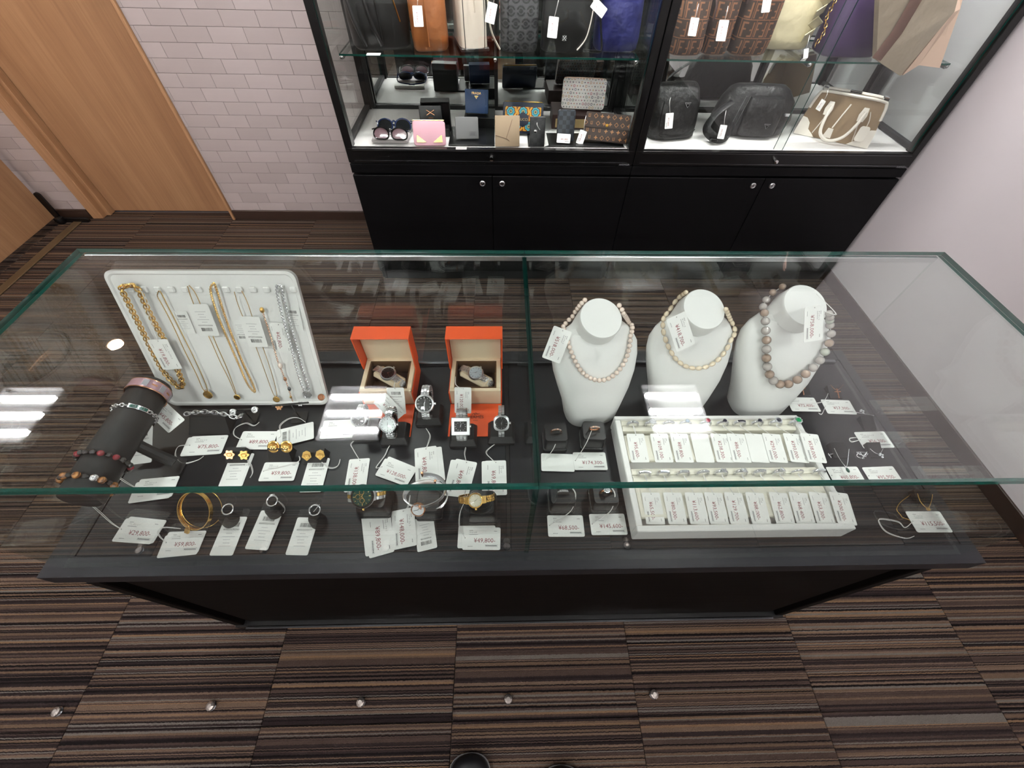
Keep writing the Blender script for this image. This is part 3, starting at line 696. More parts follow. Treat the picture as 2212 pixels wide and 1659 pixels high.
tag((1759, 661), (1756, 736), '758,000', label='price tag reading 758,000 yen on the grey pearl strand', kana='ネックレス', plane=(Vector((.665, .33, .84)), fn), string=[Vector((.65, .38, .875)), Vector((.62, .42, .892))], group='price tags on the pearl strands', scl=.84)

# ------------------------------------------------------------------ orange watch boxes
def watch_box(cx, y, label, letter=None):
    t = thing('watch_box', label, 'watch box', TR(cx, y, DK), 'open orange watch boxes')
    w, d, h = .116, .098, .052
    # cream inner tray with a sunken well
    m = MB(); m.box((0, .004, h / 2), (w, .008, h), bev=.001).box((0, d - .004, h / 2), (w, .008, h), bev=.001).box((-w / 2 + .005, d / 2, h / 2), (.010, d - .016, h), bev=.001).box((w / 2 - .005, d / 2, h / 2), (.010, d - .016, h), bev=.001)
    m.build('inner_tray', ['cream'], t, 0)
    MB().box((0, d / 2, .006), (w - .02, d - .016, .008)).box((0, .010, .03), (w - .021, .003, .042)).box((0, d - .010, .03), (w - .021, .003, .042)).box((-w / 2 + .0115, d / 2, .03), (.003, d - .02, .042)).box((w / 2 - .0115, d / 2, .03), (.003, d - .02, .042)).build('well_lining', ['brown_suede'], t, 0)
    m = MB(); m.box((-w / 2 - .0015, d / 2 + .002, h / 2 - .004), (.003, d + .004, h - .008), bev=.0008).box((w / 2 + .0015, d / 2 + .002, h / 2 - .004), (.003, d + .004, h - .008), bev=.0008).box((0, d + .0025, h / 2), (w + .006, .003, h), bev=.0008)
    m.build('outer_case', ['orange'], t, 0)
    fp_ = MB().box((0, -.046, .002), (w + .004, .088, .003), bev=.0008).build('front_flap', ['orange'], t, 0)
    if letter:
        link('lettering', text_mesh('HERMÈS', .0105, 'print_black'), fp_, TR(0.0, -.040, .0037)); link('small_lettering', text_mesh('PARIS', .0042, 'print_black'), fp_, TR(0.0, -.049, .0037))
        mm = MB(); mm.T = TR(0, -.031, .0037); mm.tube([(-.009, -.002, 0), (-.005, .002, 0), (-.002, -.001, 0), (.002, .002, 0), (.005, -.001, 0), (.009, .0015, 0)], .0005, 4).torus(.003, .0004, 10, 4).build('carriage_mark', ['print_black'], fp_)
    # lid standing open behind
    m = MB(); m.T = TR(0, d + .004, h - .004, rx=0); hl = .104; dl = .036
    m.box((0, .0015, hl / 2), (w + .008, .003, hl), bev=.0008).box((-w / 2 - .003, -dl / 2, hl / 2), (.003, dl, hl), bev=.0008).box((w / 2 + .003, -dl / 2, hl / 2), (.003, dl, hl), bev=.0008).box((0, -dl / 2, hl), (w + .009, dl + .003, .003), bev=.0008)
    m.build('lid', ['orange'], t, 0)
    m = MB(); m.T = TR(0, d + .004, h - .004); m.box((0, -.003, hl / 2), (w, .003, hl - .006)); m.build('lid_lining', ['cream'], t, 0)
    cu = MB(); cu.T = TR(0.0, d / 2, .040, rz=math.radians(-33)); cu.box((0, 0, 0), (.080, .034, .015), bev=.006); cu.build('watch_cushion', ['cream'], t)
    return t
watch_box(-.2630, .354, 'open orange watch box with a black dial watch, next to the necklace board')
watch_box(-.0600, .354, 'open orange watch box with a pale dial watch, next to the glass partition', True)

# ------------------------------------------------------------------ watches
def links_loop(path, nrm_side, wd, mats_idx, m, n, th=.0022, rows=(.32, .36, .32), gap=.86):
    P = resample([Vector(p) for p in path], n=n + 1); S = Vector(nrm_side)
    for i in range(n):
        a, b = P[i], P[i + 1]; t = (b - a); L = t.length; t.normalize(); up = S.cross(t)
        x = -wd / 2
        for k, fr_ in enumerate(rows):
            w_ = wd * fr_; off = (L * .5 if k % 2 else 0)
            m.T = basis(a + t * (L / 2 + off * .6) + S * (x + w_ / 2), t, S, up)
            m.box((0, 0, 0), (L * gap, w_ * .93, th * (1.15 if k % 2 else 1)), mats_idx[k % len(mats_idx)], bev=.0005); x += w_
    m.T = Matrix()
def watch(label, pos, face, upv, cr=.0165, case='steel', bezel='steel', dial='dial_black', band=('steel',), bw=.014, loop=(.027, .024), shape='round', hands='silver', marks='silver', sub=False, gems=False, bzr=1.0, nl=26, bandkind='links', crown='steel', bvis=(0.075, .925), hand_ang=(40, 150), rows=(.32, .36, .32)):
    z = Vector(face).normalized(); y = Vector(upv); y = (y - z * y.dot(z)).normalized(); x = y.cross(z)
    t = thing('wristwatch', label, 'watch', basis(Vector(pos), x, y, z), 'wristwatches in the counter')
    if shape == 'round': prof = [(cr * .78, -.0042), (cr * .97, -.003), (cr, -.001), (cr * .99, .0012), (cr * .93, .0020)]; MB().lathe(prof, 36).build('case', [case], t)
    elif shape == 'square':
        m = MB().box((0, 0, -.0008), (cr * 2.1, cr * 2.0, .0062), bev=.0012); m.build('case', [case], t, 0)
    else:
        m = MB(); R = rrect(cr * 1.96, cr * 1.96, cr * .62, 6); R2 = rrect(cr * 1.8, cr * 1.8, cr * .6, 6); m.loft([[(*p, -.004) for p in R2], [(*p, -.001) for p in R], [(*p, .001) for p in R], [(*p, .002) for p in R2]]); m.build('case', [case], t)
    dr_ = cr * (.80 if shape != 'square' else .70)
    if shape == 'square':
        MB().box((0, 0, .0026), (dr_ * 2, dr_ * 1.66, .0006)).build('dial', [dial], t, 0)
    else:
        MB().lathe([(dr_, .0012), (dr_, .0024), (dr_ * .02, .0024)], 32).build('dial', [dial], t)
        m = MB(); m.lathe([(cr * .985, .0012), (cr * .95 * bzr, .0034), (cr * .84, .0040), (dr_ * .99, .0028)], 36, cap=False); bz = m.build('bezel', [bezel], t)
        if gems:
            g = MB()
            for k in range(26): a = 2 * PI * k / 26; g.T = TR(cr * .92 * math.cos(a), cr * .92 * math.sin(a), .0036); g.lathe([(.0011, 0), (.0012, .0005), (.0007, .0011)], 6)
            g.build('bezel_stones', ['diamond'], bz)
    g = MB()
    for k in range(12):
        a = 2 * PI * k / 12
        rr = dr_ * .82; g.T = TR(rr * math.cos(a), rr * math.sin(a) * (.8 if shape == 'square' else 1), .0030, rz=a); g.box((0, 0, 0), (dr_ * (.20 if k % 3 == 0 else .11), dr_ * .06, .0004))
    g.build('hour_markers', [marks], t, 0)
    for ln_, wd, a in ((.52, .08, hand_ang[0]), (.76, .055, hand_ang[1])):
        g = MB(); g.T = TR(0, 0, .0033, rz=math.radians(90 - a)); g.add([(-dr_ * .1, -wd * dr_ * .5, 0), (dr_ * ln_, 0, 0), (-dr_ * .1, wd * dr_ * .5, 0)], [(0, 1, 2)]); g.build('hand', [hands], t, 0)
    if sub:
        for (sx, sy) in ((-.42, 0), (.42, 0), (0, -.42)):
            g = MB(); g.T = TR(dr_ * sx, dr_ * sy, .0027); g.torus(dr_ * .24, dr_ * .035, 20, 5); g.build('subdial_ring', ['gold'], t)
    if shape != 'square':
        g = MB(); g.lathe([(dr_ * 1.0, .0037), (dr_ * .7, .0042), (dr_ * .02, .0044)], 24, cap=False); g.build('crystal', ['cab_glass'], t, 60)
    g = MB(); g.T = TR(cr * 1.0, 0, -.0008, ry=PI / 2); g.lathe([(.0022, -.001), (.0026, .001), (.0026, .003), (.0018, .0035)], 12); g.build('crown', [crown], t)
    a_, b_ = loop
    pth = []
    for k in range(41):
        q = bvis[0] + (bvis[1] - bvis[0]) * k / 40; an = 2 * PI * q
        pth.append((0, a_ * math.sin(an), -b_ + b_ * math.cos(an) - .0018))
    m = MB()
    if bandkind == 'links':
        links_loop(pth, (1, 0, 0), bw, tuple(range(len(band))), m, nl, rows=rows); m.build('bracelet', list(band), t, 0)
        g = MB()
        for sg in (-1, 1):
            y_ = sg * cr * .95; ya = pth[0][1] if sg > 0 else pth[-1][1]; za = pth[0][2] if sg > 0 else pth[-1][2]
            g.add([(-bw * .55, y_ * .8, -.003), (bw * .55, y_ * .8, -.003), (bw * .5, ya * 1.0, za), (-bw * .5, ya * 1.0, za), (-bw * .55, y_ * .8, .001), (bw * .55, y_ * .8, .001), (bw * .5, ya, za + .0022), (-bw * .5, ya, za + .0022)], [(3, 2, 1, 0), (4, 5, 6, 7), (0, 1, 5, 4), (2, 3, 7, 6), (1, 2, 6, 5), (3, 0, 4, 7)])
        g.build('lugs', [case], t, 0)
    return t
def cuff_stand(label, cx, y, w=.060, d=.055, h=.026, ch=.045, name='watch_stand', tilt=50, cuff=True, rz=0, rad=(.0225, .020)):
    t = thing(name, label, 'watch stand', TR(cx, y, DK, rz=rz), 'black watch stands')
    m = MB(); A = rrect(w, d, .004, 3, 0, d / 2); B = rrect(w - .012, d - .014, .004, 3, 0, d / 2 + .003); m.loft([[(*p, 0) for p in A], [(*p, .008) for p in A], [(*p, h) for p in B]]); m.build('block', ['charcoal'], t, 30)
    if cuff:
        m = MB(); a = math.radians(tilt); m.T = TR(0, d / 2 + .004, h + ch * .42, rx=-(PI / 2 - a)) @ TR(ry=PI / 2)
        m.lathe([(rad[0], -.007), (rad[0], .007), (rad[0] - .004, .007), (rad[0] - .004, -.007)], 28, cap=False); m.build('cuff', ['black_plastic'], t)
        MB().box((0, d / 2 + .004, h + .001), (.016, .02, .010), bev=.002).build('cuff_foot', ['black_plastic'], t, 0)
    return t
vd = (CAM - Vector((-.15, .28, .68))).normalized()
def stand_watch(u, v, label, slabel, w=.060, dz=.0, **kw):
    """watch round a cuff on a block; dial centre seen at pixel u,v"""
    c = pz(u, v, DK + .071 + dz)
    fdir = Vector((0, -.66, .75)).normalized()
    lp = kw.get('loop', (.027, .024)); ctr = c - fdir * (lp[1] + .003)
    cuff_stand(slabel, c.x, ctr.y - .032, w=w, h=.020 + dz * .5, ch=(ctr.z - DK - .020 - dz * .5) / .42, tilt=90, rad=(lp[1] - .0065, 0))
    return watch(label, c, fdir, (0, .75, .66), **kw)
stand_watch(775, 905, 'silver bracelet watch with black dial on the stand nearest the white board', 'black watch stand nearest the white necklace board', loop=(.027, .023), hand_ang=(300, 60))
stand_watch(838, 917, 'silver watch with diamond bezel and white dial on a black stand', 'black stand under the diamond bezel watch', dial='dial_white', gems=True, hands='print_black', marks='print_grey', cr=.018, bw=.015, loop=(.034, .027), hand_ang=(0, 180))
stand_watch(917, 872, 'large steel watch with round black dial on a black stand', 'black stand under the large black dial steel watch', cr=.0205, bw=.018, loop=(.037, .029), hand_ang=(180, 15), dz=.006)
stand_watch(995, 921, 'square black dial steel watch on a black stand', 'black stand under the square dial watch', shape='square', cr=.0185, bw=.021, loop=(.035, .027), hand_ang=(10, 20))
stand_watch(1083, 914, 'slim silver watch with cushion case and dotted black dial', 'black stand under the slim cushion case watch', shape='cushion', cr=.0165, bw=.013, loop=(.033, .026), hand_ang=(170, 20), rows=(.5, .5))
# box watches on their cushions
watch('steel watch with black dial lying in an orange box', Vector((-.2630, .403, DK + .0545)), (.0, -.12, .99), (-.84, .54, .05), cr=.0185, bw=.016, loop=(.0455, .0135), nl=30, bvis=(.065, .935), hand_ang=(120, 215))
watch('steel watch with pale numeral dial lying in an orange box', Vector((-.0600, .403, DK + .0545)), (.0, -.12, .99), (-.84, .54, .05), cr=.0185, bw=.016, loop=(.0455, .0135), nl=30, bvis=(.065, .935), dial='dial_blue', hands='print_black', marks='print_grey', hand_ang=(110, 320))
# front row: leather pillow blocks
def pillow(label, cx, y, w, d, h, rz=0):
    t = thing('watch_pillow', label, 'watch stand', TR(cx, y, DK, rz=rz), 'black watch stands')
    m = MB(); A = rrect(w, d, .006, 4, 0, d / 2); B = rrect(w * .92, d * .92, .008, 4, 0, d / 2); m.loft([[(*p, 0) for p in A], [(*p, h * .55) for p in A], [(*p, h * .9) for p in B], [(p[0] * .9, p[1] * .9 + d * .05, h) for p in B]]); m.build('pillow', ['black_leather'], t, 50)
    MB().prism(rrect(w * 1.04, d * 1.04, .006, 4, 0, d / 2), 0, .010).build('base', ['charcoal'], t, 30)
    return t
c1 = pz(783, 1072, DK + .062); pillow('black leather pillow under the green chronograph', c1.x + .012, c1.y - .02, .062, .055, .045)
watch('two-tone chronograph watch with green dial and dark bezel', c1, (-.05, -.52, .85), (1, .05, .1), cr=.0225, case='steel', bezel='black_plastic', dial='dial_green', band=('steel', 'gold'), bw=.020, loop=(.036, .022), sub=True, hands='gold', marks='gold', crown='gold', bvis=(.11, .89), hand_ang=(300, 60))
c2 = pz(1027, 1081, DK + .062); pillow('black leather pillow under the small gold watch', c2.x + .012, c2.y - .024, .054, .054, .046)
watch('small gold bracelet watch with cream dial on a leather pillow', c2, (-.05, -.55, .83), (1, .02, .1), cr=.0145, case='gold', bezel='gold', dial='dial_cream', band=('gold',), bw=.013, loop=(.034, .020), hands='print_black', marks='brass', crown='gold', bvis=(.10, .90), hand_ang=(150, 320))
# coiled cable bangle watch
c3 = pz(905, 1083, DK + .045)
pillow('black leather block under the coiled cable watch', c3.x + .016, c3.y - .022, .050, .050, .040)
t = thing('cable_watch', 'triple coil silver cable bangle watch with rose gold round case', 'watch', TR(c3.x + .012, c3.y + .012, DK + .038), 'wristwatches in the counter')
m = MB()
for k in range(6):
    P = []
    for i in range(73):
        a = -2.2 + 2 * PI * 1.62 * i / 72; rr = .034 + .0004 * k
        P.append((rr * 1.16 * math.cos(a), rr * .80 * math.sin(a), -.020 + .052 * i / 72 + .0024 * k + .006 * math.cos(a)))
    m.tube(P, .0013, 5)
m.build('cable_coil', ['silver'], t)
for i in (0, 24, 48, 72):
    a = -2.2 + 2 * PI * 1.62 * i / 72; m = MB(); m.T = TR(.0365 * 1.16 * math.cos(a), .0365 * .80 * math.sin(a), -.020 + .052 * i / 72 + .006 + .006 * math.cos(a), rz=a); m.box((0, 0, 0), (.005, .005, .016), bev=.001); m.build('end_cap', ['rose_gold'], t)
wt = MB(); wt.T = TR(-.010, -.030, .014, rx=math.radians(48)); wt.lathe([(.011, -.003), (.0135, -.001), (.0135, .002), (.0118, .0034), (.0108, .0024)], 28).build('case', ['rose_gold'], t)
wt = MB(); wt.T = TR(-.010, -.030, .014, rx=math.radians(48)); wt.lathe([(.0110, .0015), (.0110, .0025), (.0002, .0025)], 24).build('dial', ['dial_white'], t)
for a, l in ((60, .006), (190, .0085)):
    wt = MB(); wt.T = TR(-.010, -.030, .014, rx=math.radians(48)) @ TR(0, 0, .0030, rz=math.radians(a)); wt.box((l / 2, 0, 0), (l, .0008, .0003)).build('hand', ['print_black'], t, 0)

# ------------------------------------------------------------------ bracelet roll
RA, RB, RR = Vector((-.732, .085, .714)), Vector((-.732, .338, .714)), .0335
RM = align(RA, RB); RLn = (RB - RA).length
t = thing('bracelet_roll', 'dark grey padded bracelet roll on a stand carrying four bracelets', 'display stand', Matrix.Translation((-.72, .2, DK)))
inv = Matrix.Translation((.72, -.2, -DK))
m = MB(); m.T = inv @ RM; m.lathe([(.012, -.002), (RR - .003, 0), (RR, .004), (RR, RLn - .004), (RR - .003, RLn), (.012, RLn + .002)], 40); m.build('roll', ['charcoal'], t, 45)
m = MB(); m.T = inv; m.tube([(-.735, .215, .70), (-.70, .205, .655), (-.674, .198, .632)], .011, 10); m.build('post', ['charcoal'], t)
m = MB(); m.T = inv @ TR(-.682, .195, DK); m.prism(rrect(.040, .042, .008, 4), 0, .005); m.build('base', ['charcoal'], t, 30)
def ring_on_roll(s, ext=.0, tilt=0):
    """frame of a circle round the roll at distance s from its front end"""
    return RM @ TR(0, 0, s) @ TR(rx=tilt)
def roll_s(u, v):
    # position along the roll of a pixel on its upper side
    p = pz(u, v, RA.z + RR * .7); return max(.005, min(RLn - .005, (p - RA).dot((RB - RA).normalized())))
# enamel bangle
s_ = RLn - .022; Mx = ring_on_roll(s_, tilt=.06)
t = thing('enamel_bangle', 'wide rose gold bangle with pink printed enamel at the back of the roll', 'bracelet', Mx, 'bracelets on the dark roll')
MB().lathe([(RR + .0015, -.0105), (RR + .0035, -.0105), (RR + .0035, .0105), (RR + .0015, .0105)], 48, cap=False).build('enamel_band', ['enamel_pink'], t)
for z in (-.0105, .0105): m = MB(); m.T = TR(0, 0, z); m.torus(RR + .0028, .0013, 48, 6).build('gold_rim', ['rose_gold'], t)
for k in range(7):
    a = 2.0 + k * .42; m = MB(); m.T = TR((RR + .0036) * math.cos(a), (RR + .0036) * math.sin(a), 0, rz=a); m.box((0, 0, 0), (.0008, .010, .0035 if k % 2 else .015), bev=.0003); m.build('printed_motif', ['rose_gold' if k % 2 else 'print_pale'], t, 0)
# silver curb ID bracelet with green plate
s_ = roll_s(253, 881); Mx = ring_on_roll(s_, tilt=-.04)
t = thing('plate_bracelet', 'silver curb bracelet with a green enamel name plate on the dark roll', 'bracelet', Mx, 'bracelets on the dark roll')
# top of roll in the ring frame = direction of world up / camera
upr = Mx.to_3x3().inverted() @ (CAM - Mx.translation).normalized(); ta = math.atan2(upr.y, upr.x)
m = MB()
for k in range(30):
    a = ta + .48 + (2 * PI - .96) * (k + .5) / 30; m.T = TR((RR + .0022) * math.cos(a), (RR + .0022) * math.sin(a), 0, rz=a + PI / 2) @ TR(rx=.7 if k % 2 else -.7); m.torus(.0036, .0011, 10, 5, sc=(1.3, .9))
m.build('curb_links', ['silver'], t)
m = MB(); m.loft([[(r * math.cos(ta - .46 + .92 * k / 12), r * math.sin(ta - .46 + .92 * k / 12), z) for (r, z) in ((RR + .001, -.0042), (RR + .0035, -.0042), (RR + .0035, .0042), (RR + .001, .0042))] for k in range(13)]); m.build('name_plate', ['silver'], t)
m = MB(); m.loft([[(r * math.cos(ta - .40 + .80 * k / 12), r * math.sin(ta - .40 + .80 * k / 12), z) for (r, z) in ((RR + .003, -.0032), (RR + .0038, -.0032), (RR + .0038, .0032), (RR + .003, .0032))] for k in range(13)]); m.build('green_enamel', ['enamel_green'], t)
for k, chx in enumerate('GUCCI'):
    a = ta + (.22 - .11 * k); e = Vector((math.cos(a), math.sin(a), 0)); tn = Vector((math.sin(a), -math.cos(a), 0))
    zz = Vector((0, 0, 1)); 
    if (Mx.to_3x3() @ tn).x < 0: tn = -tn; a = ta - (.22 - .11 * k); e = Vector((math.cos(a), math.sin(a), 0)); tn = Vector((math.sin(a), -math.cos(a), 0)) * -1
    yv = e.cross(tn)
    link('letter', text_mesh(chx, .0062, 'silver'), t, basis(e * (RR + .0041), tn, yv, e))
# bead bracelets
def beads(label, s_, R, seq, extra=None, tilt=0.0):
    Mx = ring_on_roll(s_, tilt=tilt); t = thing('bead_bracelet', label, 'bracelet', Mx, 'bracelets on the dark roll')
    n = len(seq); upr = Mx.to_3x3().inverted() @ (CAM - Mx.translation).normalized(); a0 = math.atan2(upr.y, upr.x)
    m = MB(); m.torus(R, .0006, 40, 4).build('cord', ['black_matte'], t)
    for k, (mt, r) in enumerate(seq):
        a = a0 + 2 * PI * k / n; m = MB(); m.T = TR(R * math.cos(a), R * math.sin(a), 0); m.sphere((0, 0, 0), r, 14, 10); m.build('bead', [mt], t, 80)
    return t, a0
sq = [('bead_red' if k % 4 == 1 else 'bead_black', .0056 if k % 4 == 1 else .0052) for k in range(22)]
beads('red and black round bead bracelet on the dark roll', roll_s(190, 985), RR + .0055, sq)
sq = [('silver', .0068)] + [('tiger_eye' if k % 2 else 'bead_black', .0064 if k % 2 else .0048) for k in range(1, 21)]
beads('brown tiger eye bead bracelet with a silver bead at the front of the roll', roll_s(140, 1035), RR + .006, sq)

# ------------------------------------------------------------------ earrings, link bracelet
def small(name, label, cat, u, v, z, group=None): return thing(name, label, cat, Matrix.Translation(pz(u, v, z)), group)
V45 = Matrix.Rotation(math.radians(42), 4, 'X')          # a face tipped towards the viewer
def bar_stand(label, u, v, w, rz=0, z=DK + .05, post=None):
    p = pz(u, v, z); t = thing('earring_bar', label, 'earring stand', Matrix.Translation((p.x, p.y, DK)) @ Matrix.Rotation(rz, 4, 'Z'), 'black earring stands')
    MB().box((0, 0, p.z - DK), (w, .004, .004), bev=.001).build('bar', ['black_plastic'], t, 0)
    m = MB().tube([(0, 0, p.z - DK), (0, 0, .003)], .0016, 6); m.build('post', ['black_plastic'], t)
    MB().prism(rrect(.034, .030, .004, 3), 0, .003).build('base', ['black_plastic'], t, 0)
    return p
def earring(label, u, v, z, shape, mat, r=.007, face=None, gem=None):
    p = pz(u, v, z); t = thing('earring', label, 'earring', Matrix.Translation(p) @ (face or V45), 'stud earrings in the counter')
    m = MB()
    if shape == 'round': m.lathe([(r * .9, -.0012), (r, 0), (r * .96, .0014), (r * .80, .0020), (r * .72, .0012), (r * .02, .0012)], 26)
    elif shape == 'leaf':
        P = [(0, -r), (r * .95, -r * .2), (r * .7, r * .75), (0, r * 1.1), (-r * .7, r * .75), (-r * .95, -r * .2)]; m.prism(P, -.0012, .0014)
    elif shape == 'flower':
        P = [(r * (1 + .16 * math.cos(6 * a)) * math.cos(a), r * (.92 + .16 * math.cos(6 * a)) * math.sin(a)) for a in [2 * PI * k / 36 for k in range(36)]]; m.prism(P, -.0012, .0014)
    else: m.lathe([(r * .45, -.004), (r * .8, -.003), (r, .001), (r * .92, .003), (r * .5, .0035), (r * .15, .0075), (.0002, .008)], 14)
    m.build('stud', [mat], t, 40)
    m = MB()
    for sx in (-1, 1): m.T = TR(sx * r * .20, 0, .0022, rz=0 if sx < 0 else PI); m.torus(r * .34, r * .085, 14, 5, a0=.7, a1=2 * PI - .7)
    m.build('crossed_motif', [gem or mat], t)
    m = MB().tube([(0, 0, -.001), (0, 0, -.009)], .0005, 5); m.build('pin', [mat], t)
    return t
bar_stand('thin black earring bar with two clear-capped studs beside the link bracelet', 525, 885, .062, .05, DK + .036)
earring('domed silver stud with a spike on the thin bar, beside the link bracelet', 504, 890, DK + .042, 'dome', 'silver', .0075)
earring('domed silver stud with a spike at the free end of the thin bar', 551, 885, DK + .042, 'dome', 'silver', .0075)
bar_stand('black tilted earring bar in front of the necklace board', 627, 873, .078, .10, DK + .055)
earring('small rose gold logo stud under the tilted black bar', 603, 879, DK + .050, 'flower', 'rose_gold', .0068, gem='gold')
earring('small silver stud at the far end of the tilted black bar', 649, 872, DK + .052, 'flower', 'silver', .0055)
earring('round rose gold stud by the corner of the necklace board', 694, 858, DK + .045, 'round', 'rose_gold', .0078)
def ear_card(label, u, v, w=.05, h=.042):
    p = pz(u, v, DK); t = thing('earring_block', label, 'earring stand', Matrix.Translation((p.x, p.y, DK)), 'black earring stands')
    m = MB().add([(-w / 2, 0, 0), (w / 2, 0, 0), (w / 2, .03, 0), (-w / 2, .03, 0), (-w / 2 + .004, .018, h * .7), (w / 2 - .004, .018, h * .7), (w / 2 - .004, .028, h * .7), (-w / 2 + .004, .028, h * .7)], [(3, 2, 1, 0), (0, 1, 5, 4), (4, 5, 6, 7), (1, 2, 6, 5), (2, 3, 7, 6), (3, 0, 4, 7)]); m.build('block', ['charcoal'], t, 0)
    return p
ear_card('black earring block under the two large round gold studs', 606, 1000)
earring('large round gold stud, beside the turned barcode tag', 619, 965, DK + .030, 'round', 'gold', .0130)
earring('large round gold stud, beside the 89,800 yen tag', 591, 965, DK + .030, 'round', 'gold', .0130)
ear_card('black earring block under the rose gold flower studs', 511, 1002, .046, .03)
earring('gold flower stud on the block, beside the 75,800 yen tag', 496, 982, DK + .022, 'flower', 'rose_gold', .0098, gem='gold')
earring('gold flower stud on the block, above the barcode ending 098', 527, 983, DK + .022, 'flower', 'gold', .0098)
ear_card('black earring block under the gold leaf studs', 680, 1004, .050, .03)
earring('gold leaf shaped stud, beside the round stud tag', 663, 985, DK + .022, 'leaf', 'gold', .0105)
earring('gold leaf shaped stud, beside the watch stands', 692, 983, DK + .022, 'leaf', 'gold', .0105)
# silver link bracelet on a low ramp
p = pz(462, 920, DK); t = thing('bracelet_ramp', 'low black ramp block under the silver link bracelet', 'display stand', Matrix.Translation((p.x, p.y - .01, DK)))
MB().add([(-.045, -.012, 0), (.045, -.012, 0), (.045, .04, 0), (-.045, .04, 0), (-.038, .014, .03), (.038, .014, .03), (.038, .034, .03), (-.038, .034, .03)], [(3, 2, 1, 0), (0, 1, 5, 4), (4, 5, 6, 7), (1, 2, 6, 5), (2, 3, 7, 6), (3, 0, 4, 7)]).build('block', ['charcoal'], t, 0)
P = catmull([pz(*q) for q in ((404, 894, DK + .034), (430, 890, DK + .040), (460, 891, DK + .041), (490, 896, DK + .040), (512, 902, DK + .034), (520, 897, DK + .026))], 8)
t = thing('link_bracelet', 'silver paperclip link bracelet lying over a black ramp', 'bracelet', Matrix.Translation(P[0])); Q = resample(P, .0105)
for i, q in enumerate(Q):
    a = Q[max(0, i - 1)]; b_ = Q[min(len(Q) - 1, i + 1)]; tt = (b_ - a).normalized(); m = MB(); sd = tt.cross(Vector((0, -.6, .8))).normalized(); m.T = basis(q - P[0], tt, sd, tt.cross(sd)) @ TR(rx=1.2 if i % 2 else .15); m.torus(.0058, .0014, 14, 6, sc=(1.35, .72)); m.build('link', ['silver'], t)

# ------------------------------------------------------------------ gold bangle and three ring cones
p = pz(421, 1103, DK + .036)
t = thing('gold_bangle', 'open gold bangle with a hanging padlock standing by the 59,800 yen tag', 'bracelet', Matrix.Translation(p) @ Matrix.Rotation(math.radians(-18), 4, 'Z') @ Matrix.Rotation(math.radians(40), 4, 'X'))
MB().lathe([(.0345, -.0035), (.0362, -.0035), (.0362, .0035), (.0345, .0035)], 56, cap=False).build('band', ['gold'], t)
m = MB(); m.T = TR(.004, .002, -.010, ry=.22); m.torus(.0375, .0007, 56, 5).build('thin_hoop', ['gold'], t)
m = MB()
for k in range(16): a = PI * 1.05 + .9 * k / 15 * 1.6; m.T = TR(.0366 * math.cos(a), .0366 * math.sin(a), 0); m.sphere((0, 0, 0), .0014, 8, 6)
m.build('stud_row', ['gold'], t)
m = MB(); m.T = TR(-.004, -.040, .004); m.box((0, 0, 0), (.009, .009, .005), bev=.001); m.T = TR(-.004, -.034, .004); m.torus(.0035, .0008, 12, 5); m.build('padlock', ['gold'], t)
def ring_geo(t, R, r, mat, style, gem=None, sc=1.0):
    """ring standing in the local XZ plane, top of the ring at +Z"""
    m = MB(); m.T = TR(rx=PI / 2); m.torus(R, r, 36, 8); m.v = [Vector((p.x, p.y * 1.45, p.z)) for p in m.v]; m.build('band', [mat], t)
    def stone(x, z, y, rr, mt, nm='stone', n=8):
        rr *= 1.25
        q = MB(); q.T = TR(x, y, z); q.lathe([(rr * .35, -rr * .5), (rr, 0), (rr * .92, rr * .22), (rr * .55, rr * .5)], n); q.build(nm, [mt], t, 0)
    if style == 'pave':
        for k in range(7): a = PI / 2 + (k - 3) * .27; stone((R + r) * math.cos(a), (R + r * .7) * math.sin(a), 0, .0012, gem or 'diamond', n=6)
    elif style == 'solitaire':
        stone(0, R + r + .001, 0, .0034 * sc, gem or 'diamond')
    elif style == 'cluster':
        stone(0, R + r + .002, 0, .0036 * sc, gem or 'diamond')
        for k in range(10): a = 2 * PI * k / 10; stone(.0050 * sc * math.cos(a), R + r + .001, .0050 * sc * math.sin(a), .0014 * sc, 'diamond', n=6)
    elif style == 'multi':
        for k in range(5): stone((k - 2) * .0032, math.sqrt(max(0, (R + r) ** 2 - ((k - 2) * .0032) ** 2)), 0, .0018, gem or 'diamond', n=7)
    elif style == 'heart':
        for (x, y) in ((-.003, .002), (.003, .002), (0, 0), (0, -.003), (-.0018, -.001), (.0018, -.001)): stone(x, R + r + .001, y, .0019, 'diamond', n=6)
    elif style == 'signet':
        q = MB(); q.T = TR(0, 0, R + r * .8); q.lathe([(.0052, -.001), (.0055, .0005), (.0048, .0014)], 18); q.build('signet_plate', [mat], t)
        q = MB(); q.T = TR(0, 0, R + r * .8 + .0017); q.torus(.0024, .0005, 12, 5, a0=.6, a1=5.7); q.build('engraved_mark', ['print_black'], t)
def cone(label, u, v, h=.030):
    p = pz(u, v, DK); t = thing('ring_cone', label, 'ring stand', Matrix.Translation(p), 'black ring cones')
    MB().lathe([(.0145, 0), (.0150, .003), (.0125, h * .8), (.0100, h), (.004, h + .002)], 24).build('cone', ['black_velvet'], t); return p
